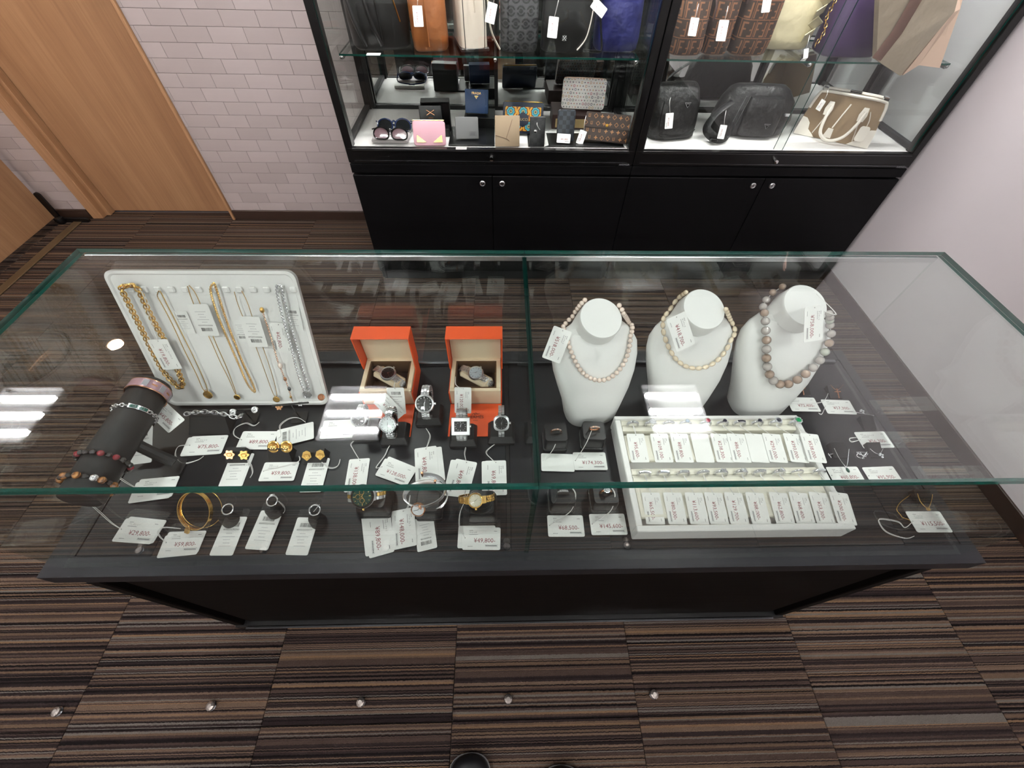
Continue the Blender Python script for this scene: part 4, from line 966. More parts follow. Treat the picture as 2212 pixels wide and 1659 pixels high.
for (u, v, w_, st, gem, lab, cl) in ((492, 1100, .35, 'plain', None, 'plain silver ring with a crossed band on a black cone', 'black ring cone under the plain crossed band ring'), (588, 1082, .2, 'signet', None, 'silver ring with a round interlocking letter motif on a black cone', 'black ring cone under the round motif ring'), (680, 1102, .5, 'pave', 'silver', 'silver ring set with a small stone plate on a black cone', 'black ring cone under the stone plate ring')):
    p = cone(cl, u + 10, v + 26)
    q = pz(u, v, DK + .034); t = thing('silver_ring', lab, 'ring', Matrix.Translation(q) @ Matrix.Rotation(w_ + PI, 4, 'Z') @ Matrix.Rotation(math.radians(75), 4, 'X'), 'silver rings on black cones')
    ring_geo(t, .0095, .0015, 'silver', st, gem)
# ------------------------------------------------------------------ four black ring boxes
def ring_box(label, u, v, w=.052, d=.050, h=.044, rz=0):
    p = pz(u, v, DK); t = thing('ring_box', label, 'ring stand', Matrix.Translation((p.x, p.y, DK)) @ Matrix.Rotation(rz, 4, 'Z'), 'black leather ring blocks')
    m = MB(); A = rrect(w, d, .005, 4, 0, d / 2); B = rrect(w * .90, d * .90, .007, 4, 0, d / 2 + .002); m.loft([[(*q, 0) for q in A], [(*q, .010) for q in A], [(*q, .011) for q in rrect(w * .93, d * .93, .006, 4, 0, d / 2)], [(*q, h - .006) for q in rrect(w * .93, d * .93, .006, 4, 0, d / 2)], [(*q, h) for q in B]]); m.build('block', ['black_leather'], t, 40)
    MB().box((0, d / 2, h + .0002), (.024, .006, .0012)).build('slot', ['black_matte'], t, 0)
    return Vector((p.x, p.y, DK)), h, d, rz
for (u, v, rz, lab, rl, kw) in (
        (1199, 978, 0, 'black leather ring block behind the blank tag', 'slim rose gold half eternity ring beside the blank tag', dict(mat='rose_gold', style='pave')),
        (1278, 975, -.05, 'black leather ring block with the tall rose gold ring', 'thin rose gold open ring standing above the 174,300 yen tag', dict(mat='rose_gold', style='pave')),
        (1213, 1111, 0, 'black leather ring block with the square diamond bar ring', 'ring with a bar of square diamonds above the 68,500 yen tag', dict(mat='silver', style='multi')),
        (1303, 1110, 0, 'black leather ring block with the flower cluster ring', 'gold flower cluster diamond ring above the 145,600 yen tag', dict(mat='rose_gold', style='cluster'))):
    p, h, d, r_ = ring_box(lab, u, v, rz=rz)
    up_ = .011 if '174' in rl else .002
    t = thing('ring', rl, 'ring', Matrix.Translation((p.x, p.y + d / 2, DK + h + up_)) @ Matrix.Rotation(.25 if '174' in rl else 0, 4, 'X'), 'rings on black leather blocks')
    ring_geo(t, .0108, .0014, kw['mat'], kw['style'])
# ------------------------------------------------------------------ white ring tray
tx0, tx1, ty0, ty1, th = .2475, .657, .036, .288, .045
t = thing('ring_tray', 'white leather ring tray with two slotted rows of rings and tags', 'ring tray', TR((tx0 + tx1) / 2, (ty0 + ty1) / 2, DK)); tw, td = tx1 - tx0, ty1 - ty0
for (c_, d_) in (((0, -td / 2 + .006, th / 2), (tw, .012, th)), ((0, td / 2 - .004, th / 2), (tw, .008, th)), ((-tw / 2 + .006, 0, th / 2), (.012, td - .02, th)), ((tw / 2 - .006, 0, th / 2), (.012, td - .02, th))):
    MB().box(c_, d_, bev=.0015).build('rim', ['white_leather'], t, 0)
MB().box((0, 0, .01), (tw - .02, td - .018, .012)).build('tray_floor', ['white_leather'], t, 0)
M('tray_cream', '#eeeadb', .6, bump=.05, bscale=800)
ZR = DK + th - .006
rowy = [pz(1540, 918, ZR).y, pz(1580, 1024, ZR).y]
for ry in rowy:
    for dy in (.0072, -.0072):
        m = MB(); P = [(dy - .0072, 0), (dy + .0072, 0), (dy + .0066, .0225), (dy + .002, .0255), (dy - .002, .0255), (dy - .0066, .0225)]
        m.T = TR(-tw / 2 + .014, ry - (ty0 + ty1) / 2, .0155) @ Matrix(((0, 0, 1, 0), (1, 0, 0, 0), (0, 1, 0, 0), (0, 0, 0, 1))); m.prism(P, 0, tw - .028); m.build('ring_roll', ['tray_cream'], t, 40)
for ry, dd in ((rowy[0] - .052, .06), (rowy[1] - .055, .062)):
    MB().box((0, ry - (ty0 + ty1) / 2, .030), (tw - .028, dd, .012), bev=.002).build('tag_ledge', ['tray_cream'], t, 0)
R1 = [(1366, 'pave', None), (1405, 'cluster', 'diamond'), (1443, 'pave', None), (1480, 'solitaire', 'ice_blue'), (1523, 'cluster', 'ruby'), (1560, 'solitaire', 'sapphire'), (1597, 'multi', 'sapphire'), (1635, 'solitaire', 'sapphire'), (1675, 'cluster', 'sapphire'), (1717, 'cluster', 'emerald')]
R2 = [(1391, 'pave', None), (1432, 'multi', 'ice_blue'), (1475, 'multi', None), (1517, 'pave', None), (1557, 'heart', None), (1600, 'heart', None), (1640, 'multi', None), (1682, 'solitaire', 'diamond'), (1722, 'plain', None), (1768, 'multi', None)]
PR1 = [(1370, '95,600'), (1421, '109,100'), (1464, '89,800'), (1508, None), (1551, '238,300'), (1586, '86,500'), (1625, None), (1663, '293,000'), (1708, '393,000'), (1745, '538,000')]
PR2 = [(1403, '65,500'), (1450, '80,300'), (1496, '113,600'), (1538, '93,500'), (1581, '129,700'), (1627, '88,000'), (1678, '62,800'), (1721, '68,400'), (1764, '53,300'), (1808, '200,000')]
SN = {'pave': 'band set with small diamonds', 'cluster': 'flower cluster ring', 'solitaire': 'single stone ring', 'multi': 'band of stones', 'heart': 'diamond heart ring', 'plain': 'plain slim band'}
GN = {None: 'silver', 'diamond': 'silver', 'ice_blue': 'pale blue stone', 'ruby': 'red stone silver', 'sapphire': 'dark blue stone', 'emerald': 'large green stone silver'}
for (row, ry, rows_, pr, vy) in ((0, rowy[0], R1, PR1, 912), (1, rowy[1], R2, PR2, 1018)):
    for k, ((u, st, gem), (pu, price)) in enumerate(zip(rows_, pr)):
        q = pz(u, vy, ZR + .006)
        od = ('first', 'second', 'third', 'fourth', 'fifth', 'sixth', 'seventh', 'eighth', 'ninth', 'last')[k]; rw = ('back', 'front')[row]
        bl = '%s from the partition end' % od
        o = thing('tray_ring', '%s %s, %s tray row, %s' % (GN[gem], SN[st], rw, bl), 'ring', Matrix.Translation((q.x, ry, ZR + .0035)) @ Matrix.Rotation(math.radians(random.uniform(-5, 5)), 4, 'Z'), 'rings in the white tray')
        big = 1.35 if gem in ('emerald',) else (1.15 if st == 'cluster' else 1.0)
        ring_geo(o, .0115, .0024 if st != 'plain' else .0014, 'silver', st, gem, big)
        v0, v1 = (937, 999) if row == 0 else (1064, 1133)
        lean = (u - 1540) * .028
        zt_ = DK + (.0385 + .0011 * (k % 3) if k < 9 else .0455)
        A = (pu - 12 + 20 - lean * 0 - 6, v0); B = (pu + 14 + (pu - 1400) * .022, v1)
        zz = Vector((0, -.10, 1)).normalized()
        pl = (Vector((.45, ry - .052, zt_ + .0015 * k / 3)), zz)
        hole = Vector((q.x, ry - .010, ZR + .006))
        tag(A, B, price, label=('ring tray price tag %s yen, %s row, %s' % (price, rw, bl)) if price else ('blank ring tray tag, %s row, %s' % (rw, bl)), kana='リング' if price else None, plane=pl, string=[hole, Vector((q.x - .002, ry - .004, ZR + .010))], group='price tags in the white ring tray')
# ------------------------------------------------------------------ pendants on black cards
def pend_card(label, u, v, w=.030, h=.032, rz=0):
    p = pz(u, v, DK); t = thing('pendant_card', label, 'jewellery card', Matrix.Translation((p.x, p.y, DK)) @ Matrix.Rotation(rz, 4, 'Z'), 'black pendant cards')
    m = MB().add([(-w / 2, 0, 0), (w / 2, 0, 0), (w / 2, h, 0), (-w / 2, h, 0), (-w / 2, .001, .002), (w / 2, .001, .002), (w / 2, h, .014), (-w / 2, h, .014)], [(3, 2, 1, 0), (4, 5, 6, 7), (0, 1, 5, 4), (1, 2, 6, 5), (2, 3, 7, 6), (3, 0, 4, 7)]); m.build('card', ['black_velvet'], t, 0)
    return t
def pendant(label, mat, chain_px, u, v, z, kind, r=.0006):
    P = catmull([pz(a, b, z if len(q) == 0 else q[0]) for (a, b, *q) in chain_px], 8); c0 = P[0]
    t = thing('pendant', label, 'pendant', Matrix.Translation(c0), 'pendants on black cards')
    m = MB(); Q = resample([q - c0 for q in P], .0012); m.tube(Q, [r * (1.3 if i % 2 else .7) for i in range(len(Q))], 5); m.build('chain', [mat], t)
    q = pz(u, v, z) - c0
    if kind == 'cross':
        m = MB(); m.T = Matrix.Translation(q) @ TR(rx=.35)
        for k in range(8): m.sphere((0, .010 - k * .0030, 0), .0017, 7, 5)
        for sx in (-2, -1, 1, 2): m.sphere((sx * .0031, .0035, 0), .0017, 7, 5)
        m.build('cross', [mat], t)
        m = MB(); m.T = Matrix.Translation(q) @ TR(rx=.35); m.box((0, -.0005, -.001), (.0022, .025, .0014)).box((0, .0035, -.001), (.015, .0022, .0014)); m.build('cross_setting', [mat], t, 0)
    elif kind == 'drop':
        m = MB(); m.T = Matrix.Translation(q); m.sphere((0, -.004, .002), .0042, 10, 8, sc=(.8, 1.35, .6)); m.build('drop_stone', ['emerald_dark'], t, 30)
        m = MB(); m.T = Matrix.Translation(q); m.sphere((0, .004, .001), .0024, 8, 6).sphere((0, .001, .001), .0018, 8, 6); m.build('bail', [mat], t)
    elif kind == 'trio':
        for (x, y) in ((-.003, .001), (.003, .001), (0, -.004), (0, .004)):
            m = MB(); m.T = Matrix.Translation(q); m.sphere((x, y, .002), .0026, 9, 7); m.build('stone', ['diamond'], t, 20)
    else:
        m = MB(); m.T = Matrix.Translation(q)
        for k in range(9): a = 2 * PI * k / 9; m.sphere((.0032 * math.cos(a), .0026 * math.sin(a), .001), .0013, 7, 5)
        m.sphere((0, 0, .0015), .0022, 8, 6); m.build('cluster', ['gold'], t)
    return t
pend_card('black card under the small cross pendant beside the grey pearl bust', 1738, 855); pendant('small rose gold cross pendant behind the 72,400 yen tag', 'rose_gold', ((1726, 826), (1733, 834), (1742, 826)), 1734, 842, DK + .012, 'cross')
pend_card('black card under the larger diamond cross pendant', 1806, 862); pendant('diamond cross pendant on a fine chain behind the 57,300 yen tag', 'rose_gold', ((1794, 831), (1800, 838), (1808, 843), (1815, 838), (1821, 831)), 1810, 849, DK + .013, 'cross')
pend_card('black card standing beside the long bar pendant', 1880, 930, rz=.05); pendant('long bar pendant with a small cross of stones by the counter rim', 'silver', ((1842, 889), (1862, 893), (1888, 898)), 1861, 890, DK + .012, 'trio')
pend_card('black card under the three stone diamond pendant', 1894, 990); pendant('three stone diamond pendant on a silver chain above the 95,900 yen tag', 'silver', ((1879, 969), (1890, 978), (1900, 981), (1904, 976), (1908, 968)), 1902, 985, DK + .013, 'trio')
pend_card('black card under the green drop pendant', 1815, 990, w=.032); pendant('green teardrop pendant on a silver chain above the 60,800 yen tag', 'silver', ((1802, 968), (1812, 988), (1824, 1005), (1830, 1004), (1834, 970)), 1828, 1013, DK + .012, 'drop')
pend_card('black card under the gold cluster pendant', 2000, 1095, w=.034); pendant('gold chain with a small diamond cluster above the 115,500 yen tag', 'gold', ((1982, 1066), (1988, 1083), (2000, 1096), (2006, 1097), (2012, 1082), (2014, 1068)), 2004, 1100, DK + .013, 'cluster', .0008)
def tangle(label, u, v, n, mat, R, seed):
    rn = random.Random(seed); c0 = pz(u, v, DK + .003); t = thing('loose_chain', label, 'chain', Matrix.Translation(c0), 'loose pendant chains')
    P = catmull([Vector((rn.uniform(-R, R), rn.uniform(-R, R) * .7, rn.uniform(0, .006))) for _ in range(n)], 8); m = MB(); Q = resample(P, .0016); m.tube(Q, [.0010 if i % 2 else .0006 for i in range(len(Q))], 5); m.build('chain', [mat], t)
tangle('small heap of silver chain between the two cards by the 60,800 tag', 1862, 985, 14, 'silver', .014, 2)
tangle('short end of silver chain beside the ring tray', 1791, 985, 7, 'silver', .007, 5)
P = catmull([pz(*q, DK + .003) for q in ((1968, 1068), (1945, 1085), (1937, 1100), (1945, 1112), (1950, 1118), (1962, 1122), (1968, 1126))], 8)
t = thing('loose_chain', 'loose end of fine gold chain beside the 115,500 yen tag', 'chain', Matrix.Translation(P[0]), 'loose pendant chains'); m = MB(); Q = resample([q - P[0] for q in P], .0014); m.tube(Q, [.0010 if i % 2 else .0005 for i in range(len(Q))], 5); m.build('chain', ['gold'], t)

# ------------------------------------------------------------------ tags lying on the deck
def S(*pts, z=.004): return [pz(u, v, DK + (q[0] if q else z)) for (u, v, *q) in pts]
tag((336, 878), (381, 920), '45,800', label='tilted price tag reading 45,800 yen hanging from the enamel bangle', kana='エナメル バングル', plane=(Vector((-.70, .29, .672)), Vector((.15, -.35, .9)).normalized()), string=[Vector((-.712, .30, .735))], scl=.82)
tag((280, 964), (329, 958), code='4000033292621', label='barcode tag ending 621 beside the dark bracelet roll', plane=(Vector((-.72, .25, .650)), Vector((0, -.45, .9)).normalized()), string=[Vector((-.712, .27, .70))])
tag((405, 963), (486, 959.5), '75,800', under=(-.007,-.001,.02), label='price tag reading 75,800 yen in front of the silver link bracelet', kana='ブレスレット', string=S((385, 965), (378, 985), (392, 1002), (425, 995), (440, 985)))
tag((517, 951), (594, 951), '89,800', label='price tag reading 89,800 yen behind the large round gold studs', kana='ピアス', string=S((505, 940), (508, 925), (530, 915), (548, 920), (560, 912, .012)))
tag((638, 957), (638, 920), code='4000033258891', label='barcode tag turned sideways beside the large round gold studs', string=S((608, 940), (606, 920), (625, 905), (645, 903), (660, 912)))
tag((485, 1017), (532, 1015), code='4000033339098', under=(.004,.002,-.02), label='barcode tag ending 098 in front of the gold flower studs', string=S((538, 1000), (545, 1020), (540, 1032)))
tag((565, 1019), (641, 1018), '59,800', label='price tag reading 59,800 yen below the large round gold studs', kana='イヤリング', string=S((640, 1000), (646, 985)))
tag((657, 1026), (704, 1025), code='4000033303877', label='barcode tag ending 877 in front of the gold leaf studs', string=S((710, 1011), (728, 1008), (735, 992)))
tag((293, 1058), (380, 1050), '25,800', under=(-.005,-.004,.05), label='price tag reading 25,800 yen below the dark roll', kana='ブレスレット', string=S((275, 1045), (250, 1030), (225, 1027)))
tag((257, 1144), (340, 1150), '29,800', under=(.004,.003,-.03), label='price tag reading 29,800 yen in the front corner of the counter', kana='ブレスレット', string=S((240, 1130), (215, 1108), (200, 1095), (185, 1088)))
tag((354, 1173), (437, 1170), '59,800', under=(-.003,-.005,.06), label='price tag reading 59,800 yen in front of the gold bangle', kana='バングル', string=S((345, 1160), (340, 1148), (355, 1140), (390, 1142)))
tag((470, 1157), (519, 1157), code='4000033292560', label='barcode tag ending 560 under the plain silver ring')
tag((547, 1143), (595, 1146), code='4000033292584', label='barcode tag ending 584 under the round motif ring', string=S((610, 1110), (612, 1095), (598, 1080, .03)))
tag((630, 1157), (677, 1158), code='4000033292577', label='barcode tag ending 577 under the stone plate ring', string=S((690, 1090, .03)))
tag((695, 928), (775, 925), '59,800', label='price tag reading 59,800 yen beside the nearest watch to the white board', kana='ピアス')
tag((838, 866), (875, 866), code='4000032245093', label='barcode tag hanging in front of the black dial box watch', plane=(Vector((-.23, .336, .662)), Vector((0, -.85, .5)).normalized()), string=[Vector((-.235, .345, .695)), Vector((-.24, .375, .678))])
tag((820, 860), (862, 902), '158,000', label='slanting price tag in front of the black dial box watch', plane=(Vector((-.245, .322, .655)), Vector((0, -.8, .55)).normalized(),), scl=.8)
tag((1000, 832), (1000, 897), '120,000', label='price tag reading 120,000 yen hanging in front of the pale dial box watch', kana='クリッパー', plane=(Vector((-.09, .336, .662)), Vector((0, -.85, .5)).normalized()), string=[Vector((-.10, .345, .70)), Vector((-.105, .385, .678))], scl=.8)
tag((777, 991), (766, 1062), '138,000', label='price tag tucked behind the green chronograph', kana='シーマスター', string=S((762, 970), (758, 958), (775, 945)))
tag((821, 1008), (886, 1031), '128,000', under=(.004,.006,-.05), label='price tag reading 128,000 yen behind the coiled cable watch', kana='デジタル', string=S((812, 1010), (830, 985), (838, 968), (848, 955)))
tag((919, 966), (923, 1040), '49,800', under=(.004,.012,.03), label='price tag reading 49,800 yen below the large black dial steel watch', kana='クォーツ', string=S((925, 955), (928, 940), (920, 925)))
tag((1008, 995), (986, 1071), '49,800', under=(.002,-.007,.08), label='price tag reading 49,800 yen below the square dial watch', kana='クォーツ', string=S((1003, 980), (1005, 965), (998, 955)))
tag((1070, 995), (1071, 1070), '69,800', under=(.0,-.006,.02), label='price tag reading 69,800 yen below the slim cushion case watch', kana='クォーツ', string=S((1060, 990), (1050, 975), (1075, 955)))
tag((817, 1112), (825, 1199), '89,800', under=(-.006,-.008,.04), label='price tag reading 89,800 yen in front of the green chronograph', kana='クロノグラフ', string=S((815, 1100), (825, 1085), (835, 1070, .03)))
tag((870, 1100), (875, 1183), '148,000', label='price tag reading 148,000 yen in front of the coiled cable watch', kana='コイル ブレス', string=S((880, 1095), (886, 1070, .03)))
tag((940, 1147), (898, 1157), code='4000086588', label='upside-down barcode tag ending 588 beside the 148,000 yen tag')
tag((1000, 1163), (1081, 1163.5), '49,800', under=(-.011,.004,.02), label='price tag reading 49,800 yen in front of the small gold watch', kana='ウォッチ', string=S((992, 1140), (993, 1110), (1003, 1085, .03)))
tag((1169, 998), (1240, 1000), None, label='blank white tag in front of a black leather ring block', string=S((1195, 970, .03), (1210, 930, .045)))
tag((1239, 996), (1310, 996), '174,300', label='price tag reading 174,300 yen under the tall rose gold ring', kana='リング', string=S((1265, 960, .04), (1278, 930, .05)))
tag((1183, 1136), (1261, 1136), '68,500', label='price tag reading 68,500 yen under the square diamond bar ring', kana='リング', string=S((1232, 1105, .03), (1243, 1070, .045), (1232, 1050, .05)))
tag((1275, 1133), (1352, 1132), '145,600', label='price tag reading 145,600 yen under the flower cluster ring', kana='リング', string=S((1318, 1105, .03), (1328, 1070, .045), (1318, 1050, .05)))
tag((1704, 873), (1766, 874), '72,400', label='price tag reading 72,400 yen beside the grey pearl bust', kana='ネックレス', string=S((1772, 870), (1790, 848)))
tag((1780, 878), (1843, 880), '57,300', label='price tag reading 57,300 yen in front of the diamond cross', kana='ペンダントトップ', string=S((1775, 895), (1768, 892)))
tag((1855, 951), (1921, 949), '56,300', label='price tag reading 56,300 yen by the counter side rim', kana='ペンダントトップ', string=S((1840, 955), (1835, 948), (1850, 945)))
tag((1793, 1028), (1862, 1027), '60,800', label='price tag reading 60,800 yen below the green drop pendant', kana='ネックレス')
tag((1873, 1029), (1941, 1026), '95,900', label='price tag reading 95,900 yen below the three stone pendant', kana='ネックレス')
tag((1968, 1127), (2044, 1127), '115,500', label='price tag reading 115,500 yen below the gold cluster pendant', kana='ネックレス', string=S((1955, 1140), (1940, 1128), (1905, 1122), (1898, 1128), (1915, 1150), (1955, 1163), (1975, 1158)))

# ------------------------------------------------------------------ printed leathers
def pat(name, base, rough=.45):
    t = NT(name); co = t.coord('Object'); sx = t.new('ShaderNodeSeparateXYZ'); t.ln(co, sx.inputs[0])
    t.X, t.Y, t.Z = sx.outputs; t.pr(base, rough); MATS[name] = t.m; return t
def cells(t, c, cz=None, shift=False):
    v = t.math('DIVIDE', t.Z, cz or c); iv = t.math('FLOOR', v); u = t.math('DIVIDE', t.X, c)
    if shift: u = t.math('ADD', u, t.math('MULTIPLY', t.math('MODULO', iv, 2.0), .5))
    iu = t.math('FLOOR', u)
    return t.math('SUBTRACT', u, iu), t.math('SUBTRACT', v, iv), iu, iv
def rc(t, u, v, x0, x1, y0, y1): return t.math('MULTIPLY', t.math('COMPARE', u, (x0 + x1) / 2, (x1 - x0) / 2), t.math('COMPARE', v, (y0 + y1) / 2, (y1 - y0) / 2))
def uni(t, L):
    r = L[0]
    for q in L[1:]: r = t.math('MAXIMUM', r, q)
    return r
def rad(t, u, v, cx=.5, cz=.5): return t.math('SQRT', t.math('ADD', t.math('POWER', t.math('SUBTRACT', u, cx), 2.0), t.math('POWER', t.math('SUBTRACT', v, cz), 2.0)))
def wn(t, a, b, k=1.0):
    n = t.new('ShaderNodeTexWhiteNoise', noise_dimensions='2D'); c = t.new('ShaderNodeCombineXYZ'); t.ln(t.math('ADD', a, k), c.inputs[0]); t.ln(b, c.inputs[1]); t.ln(c.outputs[0], n.inputs['Vector']); return n.outputs['Value']
t = pat('double_f_cloth', '#2b1d15', .75); u, v, iu, iv = cells(t, .046, .052, True)
F = [rc(t, u, v, .10, .20, .10, .90), rc(t, u, v, .10, .46, .80, .90), rc(t, u, v, .10, .36, .48, .57), rc(t, u, v, .80, .90, .10, .90), rc(t, u, v, .54, .90, .10, .20), rc(t, u, v, .64, .90, .43, .52), rc(t, u, v, 0, 1, 0, .05), rc(t, u, v, 0, .04, 0, 1)]
wv = t.noise(t.coord('Object'), 700, 2); t.pr(t.mix(uni(t, F), lin('#33241b'), lin('#86583a'))); t.bump(wv, .2, .001)
t = pat('linked_c_cloth', '#262628', .6); u, v, iu, iv = cells(t, .036, .034, True); r = rad(t, u, v); ring_ = t.math('MULTIPLY', t.math('COMPARE', r, .36, .085), t.math('GREATER_THAN', t.math('ABSOLUTE', t.math('SUBTRACT', v, .5)), .10))
t.pr(t.mix(t.math('MAXIMUM', ring_, t.math('LESS_THAN', r, .20)), lin('#47474a'), lin('#1d1d20')))
t = pat('multi_monogram', '#efe9e4', .4); u, v, iu, iv = cells(t, .0125, .0125, True); r = rad(t, u, v)
kind = wn(t, iu, iv); cross_ = uni(t, [rc(t, u, v, .25, .75, .43, .57), rc(t, u, v, .43, .57, .25, .75)]); rg = t.math('COMPARE', r, .30, .07); dot = t.math('LESS_THAN', r, .14)
shape = t.mix(t.math('GREATER_THAN', kind, .55), cross_, t.mix(t.math('GREATER_THAN', kind, .82), rg, dot))
col = t.ramp(wn(t, iu, iv, 9.0), ((0, '#3a3550'), (.22, '#8d5a6e'), (.4, '#c07f5a'), (.55, '#5a7466'), (.7, '#c79a5a'), (.82, '#b5405a'), (.92, '#6c6f8a')), 'CONSTANT'); t.pr(t.mix(shape, lin('#ece6e2'), col))
t = pat('brown_monogram', '#3a2a24', .42); u, v, iu, iv = cells(t, .025, .025, True); r = rad(t, u, v); kind = wn(t, iu, iv)
dia = t.math('ADD', t.math('ABSOLUTE', t.math('SUBTRACT', u, .5)), t.math('ABSOLUTE', t.math('SUBTRACT', v, .5)))
star = t.math('LESS_THAN', t.math('MULTIPLY', t.math('ABSOLUTE', t.math('SUBTRACT', u, .5)), t.math('ABSOLUTE', t.math('SUBTRACT', v, .5))), .012); star = t.math('MULTIPLY', star, t.math('LESS_THAN', r, .30))
lvs = uni(t, [rc(t, u, v, .30, .38, .3, .75), rc(t, u, v, .30, .62, .28, .35), rc(t, u, v, .55, .62, .35, .78)]); sh = t.mix(t.math('GREATER_THAN', kind, .38), lvs, t.mix(t.math('GREATER_THAN', kind, .68), star, t.math('COMPARE', dia, .30, .05)))
t.pr(t.mix(sh, lin('#35261f'), lin('#9a6a42')))
t = pat('check_canvas', '#1c2026', .4); ck = t.new('ShaderNodeTexChecker'); t.ln(t.coord('Object', (1, 0, 1)), ck.inputs[0]); ck.inputs['Scale'].default_value = 66; ck.inputs[1].default_value = lin('#16191e'); ck.inputs[2].default_value = lin('#2b313a'); t.pr(ck.outputs[0])
t = pat('black_check_canvas', '#141416', .4); ck = t.new('ShaderNodeTexChecker'); t.ln(t.coord('Object', (1, 0, 1)), ck.inputs[0]); ck.inputs['Scale'].default_value = 66; ck.inputs[1].default_value = lin('#0f0f11'); ck.inputs[2].default_value = lin('#1f1f22'); t.pr(ck.outputs[0])
t = pat('bold_flower_print', '#7a3a12', .45); u, v, iu, iv = cells(t, .052, .052, True); r = rad(t, u, v); an = t.math('ARCTAN2', t.math('SUBTRACT', v, .5), t.math('SUBTRACT', u, .5)); r = t.math('ADD', r, t.math('MULTIPLY', t.math('SINE', t.math('MULTIPLY', an, 8.0)), .022))
t.pr(t.ramp(r, ((0, '#15384a'), (.07, '#d9a836'), (.11, '#1f7f92'), (.24, '#4fc0cf'), (.29, '#5a1f14'), (.36, '#c9871f'), (.44, '#e0a92c'), (.50, '#6d2d15'), (.57, '#c8741c')), 'CONSTANT'))
M('tan_leather', '#9a5a2a', .36, vary=.3, vscale=9, bump=.5, bscale=22, bdist=.010); M('cream_leather', '#dccfc0', .45, bump=.06, bscale=300); M('beige_edge', '#231d1a', .5)
M('blue_nylon', '#23266a', .45, vary=.3, vscale=14, bump=.8, bscale=18, bdist=.015); M('purple_leather', '#3c2752', .48, vary=.15, vscale=10, bump=.08, bscale=200); M('purple_trim', '#1e1524', .4)
M('champagne', '#cfc5a2', .35, vary=.1, vscale=12, bump=.6, bscale=20, bdist=.012); M('taupe_suede', '#a39482', .9, vary=.12, vscale=16, bump=.5, bscale=14, bdist=.012); M('brown_strap', '#6d4d42', .6); M('peach_lining', '#e4c3ad', .8)
M('black_nylon', '#131315', .45, bump=.8, bscale=26, bdist=.012); M('khaki_canvas', '#8a7358', .8, vary=.1, vscale=30, bump=.08, bscale=700); M('ivory_leather', '#e9e2d8', .42, bump=.05, bscale=300)
M('pink_leather', '#d7a3b0', .45, bump=.04, bscale=500); M('blue_leather', '#23426f', .45, bump=.05, bscale=500); M('grey_leather', '#6d6d6d', .5, bump=.05, bscale=500); M('taupe_leather', '#a08a70', .5, bump=.04, bscale=500); M('navy_leather', '#121b30', .4); M('brown_box', '#3a2320', .5); M('kraft', '#b39a6a', .6); M('grey_cloth', '#b9b2b2', .9, bump=.2, bscale=60)
M('lens_dark', '#15191c', .05, coat=1); M('lens_rose', '#7d6068', .05, coat=1); M('blue_acetate', '#16264a', .12, coat=1); M('black_acetate', '#0c0b0c', .12, coat=1); M('glow_sticker', '#cfd8b8', .6); M('acrylic', '#2a2c2e', .1)
M('red_leather', '#4c1a16', .4)

# ------------------------------------------------------------------ bags
def body(prof, w, d, h, n=36, ex=.6, noise=.0, seed=1, jit=.6):
    """prof: (t, width factor, depth factor, y offset factor)"""
    rn = random.Random(seed); ph = [rn.uniform(0, 6.28) for _ in range(6)]; m = MB(); R = []
    for (t_, fw, fd, oy) in prof:
        q = []
        for k in range(n):
            a = 2 * PI * k / n; c_, s_ = math.cos(a), math.sin(a)
            wob = 1 + noise * (math.sin(3 * a + ph[0] + 5 * t_) + .7 * math.sin(5 * a + ph[1] - 7 * t_) + .5 * math.sin(9 * a + ph[2] + 11 * t_))
            q.append((w / 2 * fw * wob * math.copysign(abs(c_) ** ex, c_), d * oy + d / 2 * fd * wob * math.copysign(abs(s_) ** ex, s_), t_ * h))
        R.append(q)
    return m.loft(R)
def bag(name, label, x, y, z, rz, mb, mat, group, smooth=60):
    t = thing(name, label, 'handbag', TR(x, y, z, rz=rz), group); mb.build('body', [mat], t, smooth); return t
def cpart(t, name, mat, pts, r, n=8, flat=1.0, cat=8, closed=False): return MB().tube(catmull(pts, cat, closed), r, n, 0, closed, flat).build(name, [mat], t)
GL, GR = 'bags on the glass shelf of the wallet cabinet', 'bags in the cabinet beside the side wall'
SZ = SHZ + .0006
soft = [(0, .90, .82, 0), (.02, .97, .92, 0), (.12, 1, 1, 0), (.45, .98, .92, .02), (.8, .90, .6, .04), (.97, .82, .28, .06), (1, .78, .14, .06)]
dome = [(0, .92, .88, 0), (.03, 1, .98, 0), (.25, 1.04, 1.0, 0), (.5, 1.0, .92, 0), (.75, .84, .75, .02), (.92, .58, .5, .03), (1, .3, .25, .03)]
boxy = [(0, .96, .96, 0), (.015, 1, 1, 0), (.5, .97, .86, .02), (.97, .93, .62, .06), (1, .91, .58, .06)]
t = bag('leather_backpack', 'black leather domed bag with gold zip and handles on the shelf end by the tiles', -.452, 1.815, SZ, math.radians(10), body(dome, .215, .18, .36, noise=.008), 'black_leather', GL)
MB().tube(catmull([(.035, -.093, .23), (.060, -.096, .16), (.078, -.099, .085)], 8), .006, 6, flat=.5).build('zip', ['brass'], t)
cpart(t, 'pocket_seam', 'black_satin', [(-.02, -.095, .27), (.0, -.099, .15), (.005, -.098, .02)], .003, 6)
for x in (-.085, -.03): cpart(t, 'handle', 'black_leather', [(x, -.075, .33), (x - .01, -.115, .22), (x + .005, -.118, .10), (x + .03, -.10, .02)], .007, 8); m = MB(); m.T = TR(x - .003, -.108, .245, rx=PI / 2); m.torus(.011, .0022, 16, 6).build('ring', ['brass'], t)
t = bag('leather_tote', 'brown leather shoulder bag standing between the black and the cream bags', -.268, 1.81, SZ, math.radians(10), body(soft, .135, .20, .34, ex=.5, noise=.012, seed=4), 'tan_leather', GL)
